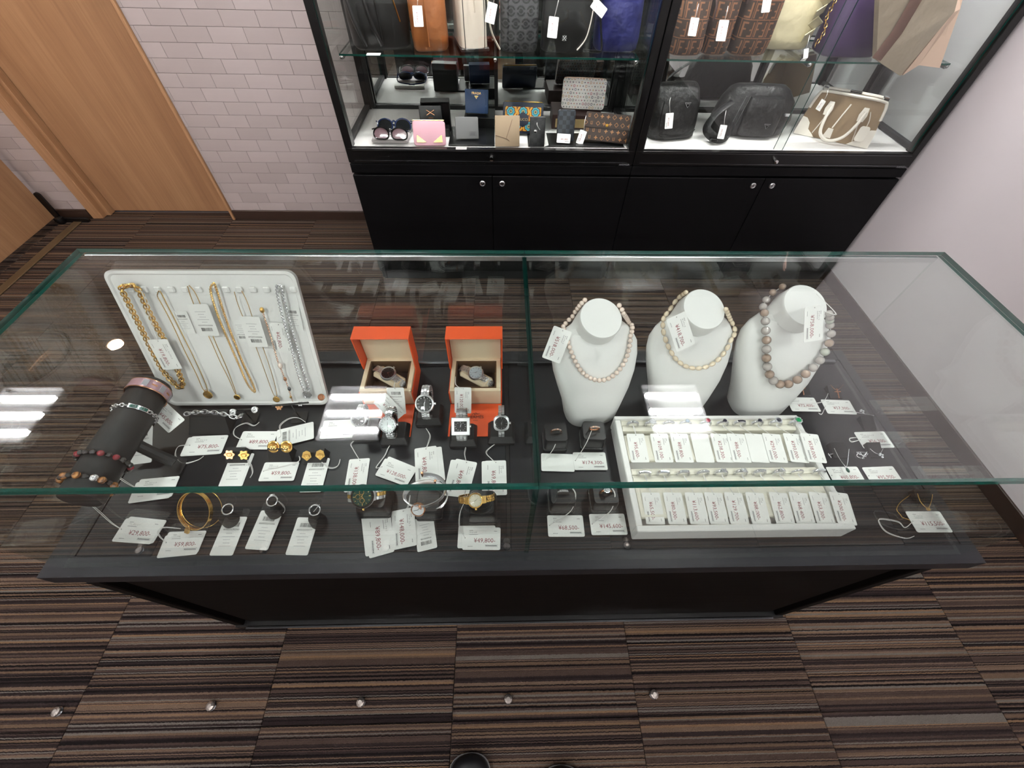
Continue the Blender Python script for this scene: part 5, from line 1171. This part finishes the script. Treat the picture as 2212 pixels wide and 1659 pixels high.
cpart(t, 'side_seam', 'tan_leather', [(-.01, -.105, .02), (-.012, -.10, .15), (-.01, -.085, .28)], .0028, 6); cpart(t, 'strap', 'tan_leather', [(.03, -.075, .30), (.045, -.095, .27), (.05, -.1, .25)], .007, 6, .4)
t = bag('frame_handbag', 'cream structured handbag with dark piping and hanging strap on the shelf', -.115, 1.825, SZ + .006, math.radians(12), body(boxy, .105, .22, .30, ex=.35), 'cream_leather', GL, 40)
MB().box((0, 0, .004), (.107, .222, .012), bev=.003).build('base', ['beige_edge'], t, 0)
for x in (-.036, .036): cpart(t, 'piping', 'beige_edge', [(x, -.112, .01), (x * 1.04, -.109, .1), (x, -.09, .25)], .0016, 5); m = MB(); m.sphere((x, -.095, -.0005), .005, 8, 6).build('foot', ['chrome'], t)
cpart(t, 'strap', 'cream_leather', [(.02, -.085, .28), (.045, -.12, .17), (.055, -.135, .07), (.085, -.15, .012)], .008, 6, .35); cpart(t, 'luggage_tag', 'cream_leather', [(.0, -.095, .22), (.002, -.108, .16), (.004, -.112, .11)], .006, 6, .4)
m = MB(); m.T = TR(.012, -.100, .23, rx=PI / 2); m.torus(.009, .002, 14, 6).build('ring', ['chrome'], t)
t = bag('quilted_bag', 'black glossy bag tucked behind the cream handbag strap', -.030, 1.915, SZ, 0, body(soft, .055, .10, .30, noise=.02, seed=8), 'black_acetate', GL); cpart(t, 'strap', 'red_leather', [(0, -.052, .03), (.01, -.064, .10), (0, -.054, .18)], .010, 6, .3)
t = bag('patterned_bag', 'dark grey cloth bag with linked letter pattern on the glass shelf', .070, 1.80, SZ, math.radians(4), body(soft, .140, .15, .33, ex=.55, noise=.014, seed=3), 'linked_c_cloth', GL)
cpart(t, 'handle', 'black_leather', [(-.05, -.05, .32), (-.04, -.07, .36), (.04, -.07, .36), (.05, -.05, .32)], .006, 6)
t = bag('crossbody_bag', 'black flat shoulder bag with white piping on the glass shelf', .250, 1.785, SZ, 0, body([(0, .9, .8, 0), (.03, 1, .95, 0), (.3, 1, 1, 0), (.8, .96, .8, .02), (.96, .86, .5, .04), (1, .8, .3, .04)], .190, .095, .30, ex=.42), 'black_leather', GL, 45)
cpart(t, 'piping', 'ivory_leather', [(.04, -.047, .010), (.070, -.049, .05), (.082, -.0495, .13), (.082, -.046, .21), (.06, -.038, .275)], .0026, 6)
lg = MB(); lg.T = TR(-.012, -.0485, .045, rx=PI / 2)
for q in (((-.007, -.007), (.007, .007)), ((-.007, .007), (.007, -.007))): lg.tube([(*q[0], 0), (*q[1], 0)], .0014, 5)
lg.torus(.0085, .0009, 4, 4); lg.build('crossed_emblem', ['steel'], t)
cpart(t, 'strap', 'black_nylon', [(.093, -.03, .20), (.115, -.065, .08), (.125, -.080, .020), (.10, -.085, .016), (.06, -.075, .016)], .010, 8, .35)
t = bag('nylon_bag', 'soft indigo blue bag at the end of the glass shelf by the cabinet post', .445, 1.83, SZ, 0, body(soft, .165, .17, .34, ex=.6, noise=.02, seed=12), 'blue_nylon', GL)
cpart(t, 'handle', 'blue_nylon', [(-.05, -.03, .33), (-.03, -.06, .38), (.03, -.06, .38), (.05, -.03, .33)], .006, 6)
# cabinet against the side wall, upper shelf
for (x, y, rz, w_, d_, h_, sd, lab) in ((.705, 1.785, .06, .125, .13, .21, 5, 'brown double letter cloth pouch beside the cabinet post'), (.823, 1.80, .03, .098, .13, .30, 6, 'slim brown double letter cloth bag between two others'), (.955, 1.80, .06, .145, .13, .33, 9, 'large brown double letter cloth bag beside the champagne bag')):
    t = bag('cloth_bag', lab, x, y, SZ, rz, body(soft, w_, d_, h_, ex=.62, noise=.012, seed=sd), 'double_f_cloth', GR)
    cpart(t, 'strap', 'brown_box', [(w_ * .3, -d_ * .3, h_ * .93), (w_ * .42, -d_ * .52, h_ * .7), (w_ * .45, -d_ * .55, h_ * .5)], .005, 6, .5)
    m = MB(); m.T = TR(w_ * .3, -d_ * .38, h_ * .92, rx=1.2); m.torus(.009, .002, 14, 6).build('ring', ['steel'], t)
t = bag('champagne_bag', 'pale champagne satin bag with ruffle and gold chain', 1.130, 1.875, SZ, -.03, body(soft, .185, .11, .25, ex=.5, noise=.015, seed=14), 'champagne', GR)
for k in range(5):
    m = MB(); m.T = TR(.060 + .010 * (k % 2), -.058 - .006 * (k % 3), .19 - .035 * k, rz=.3, ry=.5 * (1 if k % 2 else -1), rx=.5); m.box((0, 0, 0), (.042, .004, .036), bev=.0015); m.build('ruffle', ['champagne'], t, 0)
P = catmull([(.075, -.07, .22), (.088, -.085, .16), (.084, -.09, .11), (.095, -.10, .07), (.085, -.10, .03)], 8); m = MB()
for k, q in enumerate(resample(P, .012)): m.T = Matrix.Translation(q) @ TR(rx=1.3, rz=.9 * (k % 2)); m.torus(.006, .0015, 10, 5, sc=(.8, 1.25))
m.build('chain', ['gold'], t)
t = bag('leather_hobo', 'deep purple leather bag with dark trim on the glass shelf', 1.348, 1.80, SZ, .02, body(soft, .225, .15, .34, ex=.5, noise=.010, seed=16), 'purple_leather', GR)
cpart(t, 'side_trim', 'purple_trim', [(.112, -.045, .02), (.122, -.058, .08), (.118, -.05, .2), (.11, -.03, .3)], .006, 6); cpart(t, 'handle', 'purple_trim', [(-.04, -.05, .32), (-.02, -.08, .24), (.04, -.08, .24), (.06, -.05, .32)], .006, 6)
# big tote hanging in front of the shelf
YT = 1.632; t = thing('hanging_tote', 'large taupe suede tote with peach lining hanging by the side wall', 'handbag', TR(1.55, YT, .90), GR)
def tp(u, v, y): return py(u, v, y) - Vector((1.55, YT, .90))
A = [tp(1905, -120, YT), tp(1893, 130, YT), tp(1945, 164, YT), tp(2062, 25, YT), tp(2100, -120, YT + .01)]; B = [q + Vector((0, .028, 0)) for q in A]
m = MB(); m.add(A + B, [(0, 1, 2, 3, 4), (9, 8, 7, 6, 5)] + [(i, i + 5, (i + 1) % 5 + 5, (i + 1) % 5) for i in range(5)]); m.build('front_panel', ['taupe_suede'], t, 0)
G = [tp(1950, 163, YT + .004), tp(1985, 141, YT + .012), tp(2030, 147, YT + .025), tp(2074, 20, YT + .03), tp(2110, -120, YT + .03), tp(2070, -120, YT + .004), tp(2058, 28, YT + .004)]; Gb = [q + Vector((.002, .012, 0)) for q in G]; n_ = len(G)
m = MB(); m.add(G + Gb, [tuple(range(n_)), tuple(reversed(range(n_, 2 * n_)))] + [(i, (i + 1) % n_, n_ + (i + 1) % n_, n_ + i) for i in range(n_)]); m.build('peach_gusset', ['peach_lining'], t, 0)
MB().tube([tp(1893, 128, YT - .004), tp(1938, 70, YT - .004), tp(1985, -10, YT - .004), tp(2040, -120, YT - .004)], .020, 8, flat=.15, nrm=(0, 1, 0)).build('strap', ['brown_strap'], t)
MB().tube([tp(1990, -118, YT + .014), Vector((0.0, .03, .93)), Vector((.02, .03, .966))], .008, 6, flat=.4).build('hanging_strap', ['brown_strap'], t)
# deck of the same cabinet
def emblem(t, x, y, z, s, rx):
    m = MB(); m.T = TR(x, y, z, rx=rx); m.prism([(-.013 * s, .008 * s), (.013 * s, .008 * s), (0, -.010 * s)], 0, .0015); m.build('triangle_emblem', ['steel'], t, 0)
    m = MB(); m.T = TR(x, y, z, rx=rx) @ TR(0, 0, .0016); m.prism([(-.0112 * s, .0070 * s), (.0112 * s, .0070 * s), (0, -.0085 * s)], 0, .0006); e = m.build('emblem_enamel', ['black_plastic'], t, 0)
    link('lettering', text_mesh('PRADA', .0042 * s, 'steel'), t, TR(x, y, z, rx=rx) @ TR(0, .0036 * s, .0026))
ZB = ZC + .0008
t = bag('nylon_pouch', 'black nylon pouch with triangle emblem beside the cabinet post', .733, 1.752, ZB, math.radians(8), body([(0, .92, .85, 0), (.04, 1, 1, 0), (.3, 1, .98, .02), (.7, .94, .8, .1), (.93, .84, .55, .2), (1, .74, .3, .22)], .205, .125, .185, ex=.58, noise=.016, seed=20), 'black_nylon', GR)
emblem(t, .025, -.047, .128, 1.0, PI / 2 - .35); cpart(t, 'seam', 'black_satin', [(-.085, -.055, .15), (-.082, -.066, .05), (-.06, -.066, .02), (.05, -.066, .018), (.085, -.06, .04)], .0018, 5)
t = bag('belt_bag', 'black nylon belt bag with front pocket and metal emblem on the cabinet deck', 1.085, 1.79, ZB + .0006, math.radians(-4), body([(0, .86, .8, 0), (.05, .96, 1, 0), (.35, 1, 1.0, .02), (.7, .92, .8, .05), (.93, .74, .5, .1), (1, .6, .3, .1)], .335, .125, .175, ex=.7, noise=.024, seed=22), 'black_nylon', GR)
m = body([(0, .9, .9, 0), (.06, 1, 1, 0), (.8, 1, .95, .04), (1, .85, .6, .1)], .155, .06, .135, ex=.4, noise=.004); m.v = [q + Vector((.02, -.052, .012)) for q in m.v]; m.build('front_pocket', ['black_nylon'], t, 45)
emblem(t, .048, -.083, .055, 1.0, PI / 2 - .12)
cpart(t, 'belt', 'black_nylon', [(-.12, -.05, .13), (-.175, -.07, .09), (-.205, -.10, .045), (-.17, -.135, .022), (-.12, -.125, .022), (-.09, -.075, .05)], .018, 8, .25)
MB().box((-.175, -.132, .018), (.03, .045, .012), bev=.003).build('buckle', ['black_plastic'], t, 0); MB().box((.125, -.055, .09), (.022, .012, .01), bev=.003).build('cord_lock', ['steel'], t, 0)
for x in (-.078, -.060): cpart(t, 'trim_stripe', 'steel', [(x, -.066, .155), (x - .012, -.073, .10), (x - .02, -.074, .05)], .0009, 4)
# ivory and khaki frame bag
pL, pR = pz(1714, 288, ZB), pz(1872, 322, ZB); ax = (pR - pL); Lb = ax.length; rz_ = math.atan2(ax.y, ax.x)
t = thing('frame_bag', 'khaki canvas and ivory leather frame handbag with looped handles on the cabinet deck', 'handbag', Matrix.Translation((pL + pR) / 2) @ Matrix.Rotation(rz_, 4, 'Z'), GR)
wB, hB, dB = Lb, .155, .13
fp = [(-.5, 0), (.5, 0), (.5, .10), (.475, .50), (.435, .92), (.41, 1.0), (-.41, 1.0), (-.435, .92), (-.475, .5), (-.5, .10)]
def face_y(zf): return .004 + .034 * zf
m = MB(); A = [(x * wB, face_y(z), z * hB) for x, z in fp]; B = [(x * wB * .97, dB - .045 * z, z * hB) for x, z in fp]; n_ = len(fp)
m.add(A + B, [tuple(range(n_)), tuple(reversed(range(n_, 2 * n_)))] + [((i + 1) % n_, i, n_ + i, n_ + (i + 1) % n_) for i in range(n_)]); m.build('body', ['khaki_canvas'], t, 0)
for sg in (-1, 1):
    P = [(sg * .5, 0), (sg * .22, 0), (sg * .26, .06), (sg * .34, .16), (sg * .36, .30), (sg * .42, .40), (sg * .485, .42), (sg * .5, .12)]
    if sg > 0: P = P[::-1]
    m = MB(); A = [(x * wB * 1.003, face_y(z) - .002, z * hB) for x, z in P]; B = [(x * wB, face_y(z) + .004, z * hB) for x, z in P]; k_ = len(P)
    m.add(A + B, [tuple(range(k_)), tuple(reversed(range(k_, 2 * k_)))] + [((i + 1) % k_, i, k_ + i, k_ + (i + 1) % k_) for i in range(k_)]); m.build('corner_patch', ['ivory_leather'], t, 0)
cpart(t, 'top_frame', 'ivory_leather', [(-.46 * wB, face_y(.7) - .001, .62 * hB), (-.43 * wB, face_y(.9), .93 * hB), (-.36 * wB, face_y(1), 1.02 * hB), (0, face_y(1), 1.03 * hB), (.36 * wB, face_y(1), 1.02 * hB), (.43 * wB, face_y(.9), .93 * hB), (.46 * wB, face_y(.7) - .001, .62 * hB)], .008, 8, .7)
cpart(t, 'rear_frame', 'ivory_leather', [(-.40 * wB, face_y(1) + .025, 1.0 * hB), (-.3 * wB, face_y(1) + .028, 1.06 * hB), (.3 * wB, face_y(1) + .028, 1.06 * hB), (.40 * wB, face_y(1) + .025, 1.0 * hB)], .007, 8, .7)
for x in (-.38, .38): MB().box((x * wB, face_y(1) + .012, 1.07 * hB), (.022, .03, .014), bev=.003).build('hinge', ['chrome'], t, 0)
MB().box((0, face_y(1) + .012, 1.09 * hB), (.045, .014, .010), bev=.003).build('clasp', ['chrome'], t, 0)
cpart(t, 'handle', 'ivory_leather', [(-.20 * wB, -.002, .80 * hB), (-.21 * wB, -.022, .50 * hB), (-.17 * wB, -.034, .20 * hB), (-.03 * wB, -.038, .08 * hB), (.12 * wB, -.034, .22 * hB), (.20 * wB, -.020, .52 * hB), (.23 * wB, -.002, .80 * hB)], .0062, 8)
for x in (-.22, .22):
    m = MB(); m.T = TR(x * wB, .010, .70 * hB, rx=PI / 2 - .25) ; m.prism([(-.011, -.022), (.011, -.022), (.015, 0), (.009, .026), (-.009, .026), (-.015, 0)], 0, .005); m.build('handle_tab', ['ivory_leather'], t, 0)
    cpart(t, 'buckle_strap', 'ivory_leather', [(x * wB * 1.0, -.006, .50 * hB), (x * wB * 1.12, -.010, .30 * hB), (x * wB * 1.22, -.008, .13 * hB)], .0065, 6, .35)
cpart(t, 'bell_cord', 'ivory_leather', [(.01 * wB, .002, .9 * hB), (-.03 * wB, -.008, .6 * hB), (-.06 * wB, -.014, .34 * hB)], .003, 6)
m = MB(); m.T = TR(-.07 * wB, -.016, .22 * hB, rx=PI / 2); m.prism([(-.016, -.018), (.016, -.018), (.010, .016), (-.010, .016)], -.003, .003); m.build('key_bell', ['ivory_leather'], t, 0)
m = MB(); m.T = TR(.33 * wB, -.014, .34 * hB, rx=PI / 2); m.prism(rrect(.036, .055, .010, 4), -.003, .003); m.build('luggage_tag', ['ivory_leather'], t, 30)
cpart(t, 'tag_strap', 'ivory_leather', [(.33 * wB, -.014, .5 * hB), (.32 * wB, -.008, .65 * hB), (.28 * wB, 0, .82 * hB)], .004, 6, .4)

# ------------------------------------------------------------------ wallets and glasses on the cabinet deck
GWL = 'wallets in the cabinet by the tiled wall'
def wallet(label, u, v, w, h, th, mat, z=ZB, lean=22, rz=0, r=.004, name='wallet', y=None):
    p = pz(u, v, z) if y is None else py(u, v, y); p.y = max(p.y, 1.607); p.z = z + th * math.sin(math.radians(lean)) + .0006
    t = thing(name, label, 'wallet', Matrix.Translation(p) @ Matrix.Rotation(math.radians(rz), 4, 'Z') @ Matrix.Rotation(math.radians(-lean), 4, 'X'), GWL)
    m = MB(); m.T = Matrix(((1, 0, 0, 0), (0, 0, -1, th), (0, 1, 0, 0), (0, 0, 0, 1)))
    A = rrect(w, h, r, 4, 0, h / 2); B = rrect(w - .003, h - .003, r, 4, 0, h / 2); m.loft([[(*q, 0) for q in B], [(*q, .0015) for q in A], [(*q, th - .0015) for q in A], [(*q, th) for q in B]]); m.build('cover', [mat], t, 40)
    return t
def rest(t, w, h, d=.05, mat='acrylic'):   # easel foot under a leaning wallet
    MB().box((0, d * .5 + .008, .004), (w, d, .003)).build('easel_foot', [mat], t, 0)
def face(mb, th=0.0): mb.T = Matrix(((1, 0, 0, 0), (0, 0, -1, 0), (0, 1, 0, 0), (0, 0, 0, 1))); return mb
def board(label, x0, x1, y0, y1, h, mat, name='display_board', z=ZB, cat='display board'):
    t = thing(name, label, cat, TR((x0 + x1) / 2, (y0 + y1) / 2, z)); MB().box((0, 0, h / 2), (x1 - x0, y1 - y0, h), bev=.0012).build('panel', [mat], t, 0); return t
board('thin black display board under the grey wallet', -.215, -.025, 1.617, 1.80, .005, 'black_satin')
board('thin black display board under the checked and brown wallets', .115, .515, 1.617, 1.745, .005, 'black_satin')
ZB2 = ZB + .0058
t = wallet('pink leather pouch with two gold eye-shaped corners', 929, 320, .130, .086, .010, 'pink_leather', lean=24, rz=1, r=.010)
for sg in (-1, 1):
    m = face(MB()); P = [(sg * .052, .012), (sg * .014, .012), (sg * .050, .038)]; P = P if sg < 0 else P[::-1]
    if sg < 0: P = P[::-1]
    m.prism(P if sg > 0 else P, .0002, .002); m.build('gold_corner', ['gold'], t, 0)
cpart(t, 'zip', 'gold', [(-.062, .005, .088), (0, .005, .0885), (.062, .005, .088)], .002, 6)
t = thing('wallet_box', 'upright open black box behind the black bow wallet', 'box', TR(-.272, 1.775, ZB, rz=.06)); MB().box((0, .02, .055), (.118, .006, .11), bev=.001).box((-.057, 0, .055), (.005, .045, .11), bev=.001).box((.057, 0, .055), (.005, .045, .11), bev=.001).box((0, 0, .111), (.118, .046, .005), bev=.001).box((0, 0, .003), (.118, .046, .005), bev=.001).build('shell', ['black_satin'], t, 0); MB().box((0, -.048, .015), (.105, .045, .030), bev=.001).build('ledge', ['black_satin'], t, 0)
t = wallet('small black wallet with a rose gold bow emblem', 935, 290, .092, .072, .012, 'black_leather', z=ZB + .031, lean=10, rz=3, y=1.722)
m = face(MB())
for q in (((-.016, .058), (.016, .040)), ((-.016, .040), (.016, .058))): m.tube([(*q[0], .0015), (*q[1], .0015)], .0018, 5)
m.sphere((0, .049, .0015), .003, 8, 6); m.build('bow_emblem', ['rose_gold'], t); link('lettering', text_mesh('PRADA', .0062, 'gold'), t, face(MB()).T @ TR(0, .030, .0006))
t = thing('wallet_box', 'low black box under the blue wallet', 'box', TR(-.090, 1.842, ZB, rz=-.03)); MB().box((0, 0, .022), (.13, .11, .044), bev=.0015).build('lid', ['black_satin'], t, 0); MB().box((-.03, -.0555, .03), (.05, .0015, .014)).build('paper_label', ['card'], t, 0)
t = wallet('blue leather envelope wallet with gold letters standing on a black box', 1030, 254, .098, .085, .022, 'blue_leather', z=ZB + .0448, lean=16, rz=-5, y=1.815)
m = face(MB()); m.prism([(-.048, .084), (0, .040), (.048, .084)], .0002, .0025); m.build('flap', ['blue_leather'], t, 0); link('lettering', text_mesh('PRADA', .0125, 'gold'), t, face(MB()).T @ TR(0, .071, .0032)); m = face(MB()); m.box((0, .0615, .003), (.016, .002, .001)).box((0, .0575, .003), (.011, .002, .001)).box((0, .0535, .003), (.004, .002, .001)); m.build('crest', ['gold'], t, 0)
t = wallet('grey leather bifold wallet with a stamped corner logo', 1010, 303, .094, .078, .012, 'grey_leather', z=ZB2, lean=20, rz=2); m = face(MB()); _outline(m, .010, .036, .012, .026, .0006); _dash(m, .013, .033, .021, .002, 4, .2); _dash(m, .013, .033, .016, .002, 3, .2); m.build('stamp', ['print_grey'], t, 0)
t = wallet('colourful flower print zip wallet with a navy border', 1128, 293, .170, .112, .020, 'navy_leather', lean=24, rz=-4, r=.008)
m = face(MB()); m.prism(rrect(.150, .086, .003, 3, 0, .052), .0002, .0012); m.build('printed_panel', ['bold_flower_print'], t, 0); m = face(MB()); m.prism([(.028 * math.cos(k * PI / 3 + PI / 6), .050 + .028 * math.sin(k * PI / 3 + PI / 6)) for k in range(6)], .0012, .0020); m.build('navy_hexagon', ['navy_leather'], t, 0); link('lettering', text_mesh('GUCCI', .0135, 'kraft'), t, face(MB()).T @ TR(0, .050, .0024))
cpart(t, 'zip', 'brass', [(-.08, .010, .113), (0, .010, .1135), (.08, .010, .113)], .002, 6)
t = wallet('tan leather card case with angled pockets', 1096, 322, .100, .108, .010, 'taupe_leather', lean=20, rz=1); m = face(MB()); m.tube([(-.048, .040, .0006), (-.002, .028, .0006), (.008, .020, .0006)], .0008, 4).tube([(-.004, .030, .0006), (.020, .095, .0006)], .0006, 4); m.build('pocket_seam', ['brown_strap'], t)
t = wallet('narrow black checked wallet with a snap button', 1160, 325, .062, .104, .016, 'black_check_canvas', lean=16, rz=0); m = face(MB()); m.T = m.T @ TR(-.008, .055, .0005); m.lathe([(.006, 0), (.006, .002), (.003, .0032)], 14); m.build('snap', ['chrome'], t)
t = thing('gift_box', 'dark brown box with kraft drawer under the multicolour wallet', 'box', TR(.335, 1.87, ZB, rz=-.03)); MB().box((0, 0, .028), (.215, .15, .056), bev=.0015).build('sleeve', ['brown_box'], t, 0); MB().box((0, -.0755, .024), (.185, .002, .034), bev=.0005).build('drawer_front', ['kraft'], t, 0)
t = wallet('white multicolour monogram zip wallet standing on a brown box', 1254, 262, .185, .108, .022, 'multi_monogram', z=ZB + .0568, lean=18, rz=-5, r=.012, y=1.84); cpart(t, 'zip', 'peach_lining', [(-.086, .011, .104), (-.07, .011, .109), (.07, .011, .109), (.086, .011, .104)], .003, 6)
t = wallet('dark blue checked upright card wallet', 1220, 309, .072, .112, .014, 'check_canvas', z=ZB2, lean=18, rz=0, r=.008)
t = wallet('brown monogram flap wallet with a brass button', 1304, 311, .180, .100, .020, 'brown_monogram', z=ZB2, lean=22, rz=-13, r=.005)
m = face(MB()); m.prism(rrect(.180, .052, .004, 3, 0, .074), .0002, .0022); m.build('flap', ['brown_monogram'], t, 0); m = face(MB()); m.T = m.T @ TR(0, .058, .0022); m.lathe([(.006, 0), (.006, .0015), (.002, .0028)], 14); m.build('button', ['brass'], t)
def sunglasses(label, u, v, z, rz, w, lens, frame, lh, tilt, cat='sunglasses'):
    p = pz(u, v, z); t = thing('sunglasses', label, cat, Matrix.Translation(p) @ Matrix.Rotation(rz, 4, 'Z') @ Matrix.Rotation(tilt, 4, 'X'), 'sunglasses on the cabinet deck')
    for sg in (-1, 1):
        c_ = sg * w * .255; P = [(c_ + w * .215 * math.copysign(abs(math.cos(a)) ** .8, math.cos(a)), lh * .5 * math.copysign(abs(math.sin(a)) ** .85, math.sin(a)) - .004 * abs(math.cos(a)), .003 * math.cos(a) * -sg) for a in [2 * PI * k / 28 for k in range(28)]]
        MB().tube(P, .0032, 7, 0, True).build('rim', [frame], t)
        m = MB(); m.add([(c_, 0, .0008)] + [(q[0], q[1], q[2]) for q in P], [(0, i + 1, (i + 1) % 28 + 1) for i in range(28)]); m.build('lens', [lens], t)
        cpart(t, 'temple', frame, [(sg * w * .49, lh * .30, 0), (sg * w * .50, lh * .32, -.012), (sg * w * .44, lh * .42, -.05), (-sg * w * .1, lh * .30, -.058)], .0028, 6)
    cpart(t, 'bridge', frame, [(-w * .05, lh * .2, 0), (0, lh * .32, .002), (w * .05, lh * .2, 0)], .0034, 7)
    return t
t = thing('cloth_pouch', 'pale grey cloth pouch lying under the sunglasses', 'pouch', Matrix.Translation(pz(845, 306, ZB))); MB().box((0, .02, .009), (.15, .085, .016), bev=.005).build('pouch', ['grey_cloth'], t, 40); MB().box((.005, -.016, .0180), (.06, .025, .001)).build('paper_note', ['card'], t, 0)
board('clear acrylic riser behind the cloth pouch', -.535, -.385, 1.70, 1.77, .012, 'white_plastic', 'acrylic_riser', cat='riser')
sunglasses('blue framed cat eye sunglasses on the riser behind the pouch', 851, 270, ZB + .040, .02, .145, 'lens_dark', 'blue_acetate', .046, math.radians(55))
sunglasses('black framed aviator sunglasses with rose lenses on the grey pouch', 843, 288, ZB + .043, -.06, .145, 'lens_rose', 'black_acetate', .042, math.radians(66))
# tags on the bags and wallets
vn = Vector((0, -.9, .42)).normalized()
def btag(u0, v0, u1, v1, price, y, label, up=None):
    A = py((u0 + u1) / 2, (v0 + v1) / 2, y)
    o = tag((u0, v0), (u1, v1), price, label=label, plane=(A, vn), string=None if up is None else [py(*up, y), py(up[0] + 3, up[1] - 12, y + .03)], group='price tags on the bags', name='bag_tag')
    return o
btag(901, 12, 905, 58, '34,800', 1.690, 'price tag reading 34,800 yen on the brown leather bag', (902, 0))
btag(1065, 6, 1057, 50, '68,800', 1.690, 'narrow price tag on the black glossy bag', (1068, -5))
btag(1197, 36, 1192, 82, '39,800', 1.700, 'price tag on the black bag with white piping', (1205, 5))
btag(1281, 4, 1306, 30, '52,800', 1.700, 'price tag reading 52,800 yen on the indigo bag', (1278, -10))
btag(1502, 38, 1494, 78, '29,800', 1.690, 'price tag on the double letter pouch beside the cabinet post', (1506, 20))
btag(1565, 43, 1556, 89, '36,800', 1.700, 'price tag on the slim double letter bag', (1570, 25))
btag(1660, -14, 1653, 27, '48,000', 1.700, 'price tag on the large double letter bag', None)
btag(1742, 105, 1740, 126, '25,800', 1.740, 'small price tag on the champagne bag', (1746, 88))
btag(1447, 244, 1444, 278, '73,800', 1.670, 'price tag reading 73,800 yen on the nylon pouch', (1446, 222))
btag(1564, 270, 1556, 300, '82,800', 1.660, 'price tag on the nylon belt bag', (1566, 250))
btag(1780, 216, 1766, 238, '45,800', 1.680, 'price tag on the khaki and ivory frame bag', (1786, 205))
btag(1172, 288, 1178, 316, '22,800', 1.622, 'price tag beside the narrow black checked wallet', (1160, 270))
btag(1203, 298, 1232, 300, '41,800', 1.640, 'price tag leaning on the dark blue checked wallet', None)
btag(1261, 282, 1251, 311, '37,800', 1.648, 'price tag hanging beside the brown monogram wallet', (1263, 262))
tag((985, 320), (1008, 320), None, label='white tag lying flat in front of the grey wallet', z=ZB2 + .001, group='price tags on the bags', name='bag_tag', scl=.55)
tag((792, 117), (822, 117), None, label='white tag lying on the glass shelf under the black domed bag', z=SZ + .001, group='price tags on the bags', name='bag_tag')

# ------------------------------------------------------------------ floor studs and the shoes
for k, (u, v) in enumerate(((125, 1537), (457, 1525), (780, 1517), (1098, 1510), (1412, 1500))):
    p = pz(u, v, .004); t = thing('crystal_stud', 'small round faceted crystal stud standing on the striped carpet', 'floor stud', Matrix.Translation((p.x, p.y, .0003)), 'crystal studs on the carpet')
    MB().lathe([(.010, 0), (.0115, .003), (.009, .005)], 12).build('collar', ['dark_steel'], t, 20); MB().lathe([(.006, .004), (.0115, .009), (.0102, .0125), (.005, .0155)], 10).build('crystal', ['stud_metal'], t, 0)
def shoe(label, x, y, rz):
    t = thing('shoe', label, 'shoe', TR(x, y, .0004, rz=rz), 'black shoes of the person at the counter')
    Ln, R, S_ = .27, [], []
    SS = [0, .008, .02, .04, .07, .11, .16, .24, .32, .4, .5, .6, .72, .86, 1]
    for k in range(15):
        s_ = SS[k]; yy = -s_ * Ln; wd = .052 * math.sin(PI * min(1, .12 + s_ * .62)) ** .8 * (1 if s_ < .5 else 1 - .25 * (s_ - .5)); wd = .046 * (1 - (1 - min(1, s_ / .16)) ** 2.6) ** .5 * (1 if s_ < .45 else 1 - .30 * (s_ - .45)) + .001
        R.append((yy, wd)); 
    up = MB(); rings = []
    for i, (yy, wd) in enumerate(R):
        s_ = SS[i]; hh = .016 + .018 * min(1, s_ / .06) ** .6 + .012 * min(1, s_ / .3) + .045 * max(0, s_ - .40); q = []
        for a in range(13):
            an = PI * a / 12; q.append((wd * math.copysign(abs(math.cos(an)) ** .7, math.cos(an)), yy, .014 + hh * math.sin(an) ** .8))
        rings.append(q)
    up.loft(rings, closed=False); F = up.f; up.build('upper', ['black_leather'], t, 60)
    poly = [(w_ + .004, yy) for yy, w_ in R] + [(-w_ - .004, yy) for yy, w_ in reversed(R)]
    MB().prism(poly[::-1], 0, .016).build('sole', ['charcoal'], t, 40)
    MB().tube([(x_, yy, .0175) for x_, yy in poly], .0016, 5, closed=True).build('welt', ['grey_leather'], t)
    m = MB(); m.T = TR(0, -.12, .062, rx=.18); m.torus(.026, .005, 20, 6, sc=(1, 1.7)); m.build('collar', ['black_matte'], t)
pa, pb = pz(1014, 1627, .02), pz(1214, 1653, .02)
shoe('black leather shoe toe with stitched welt on the carpet, on the tiled wall side', pa.x, pa.y, .05)
shoe('black leather shoe toe on the carpet, on the plain wall side', pb.x, pb.y, -.05)
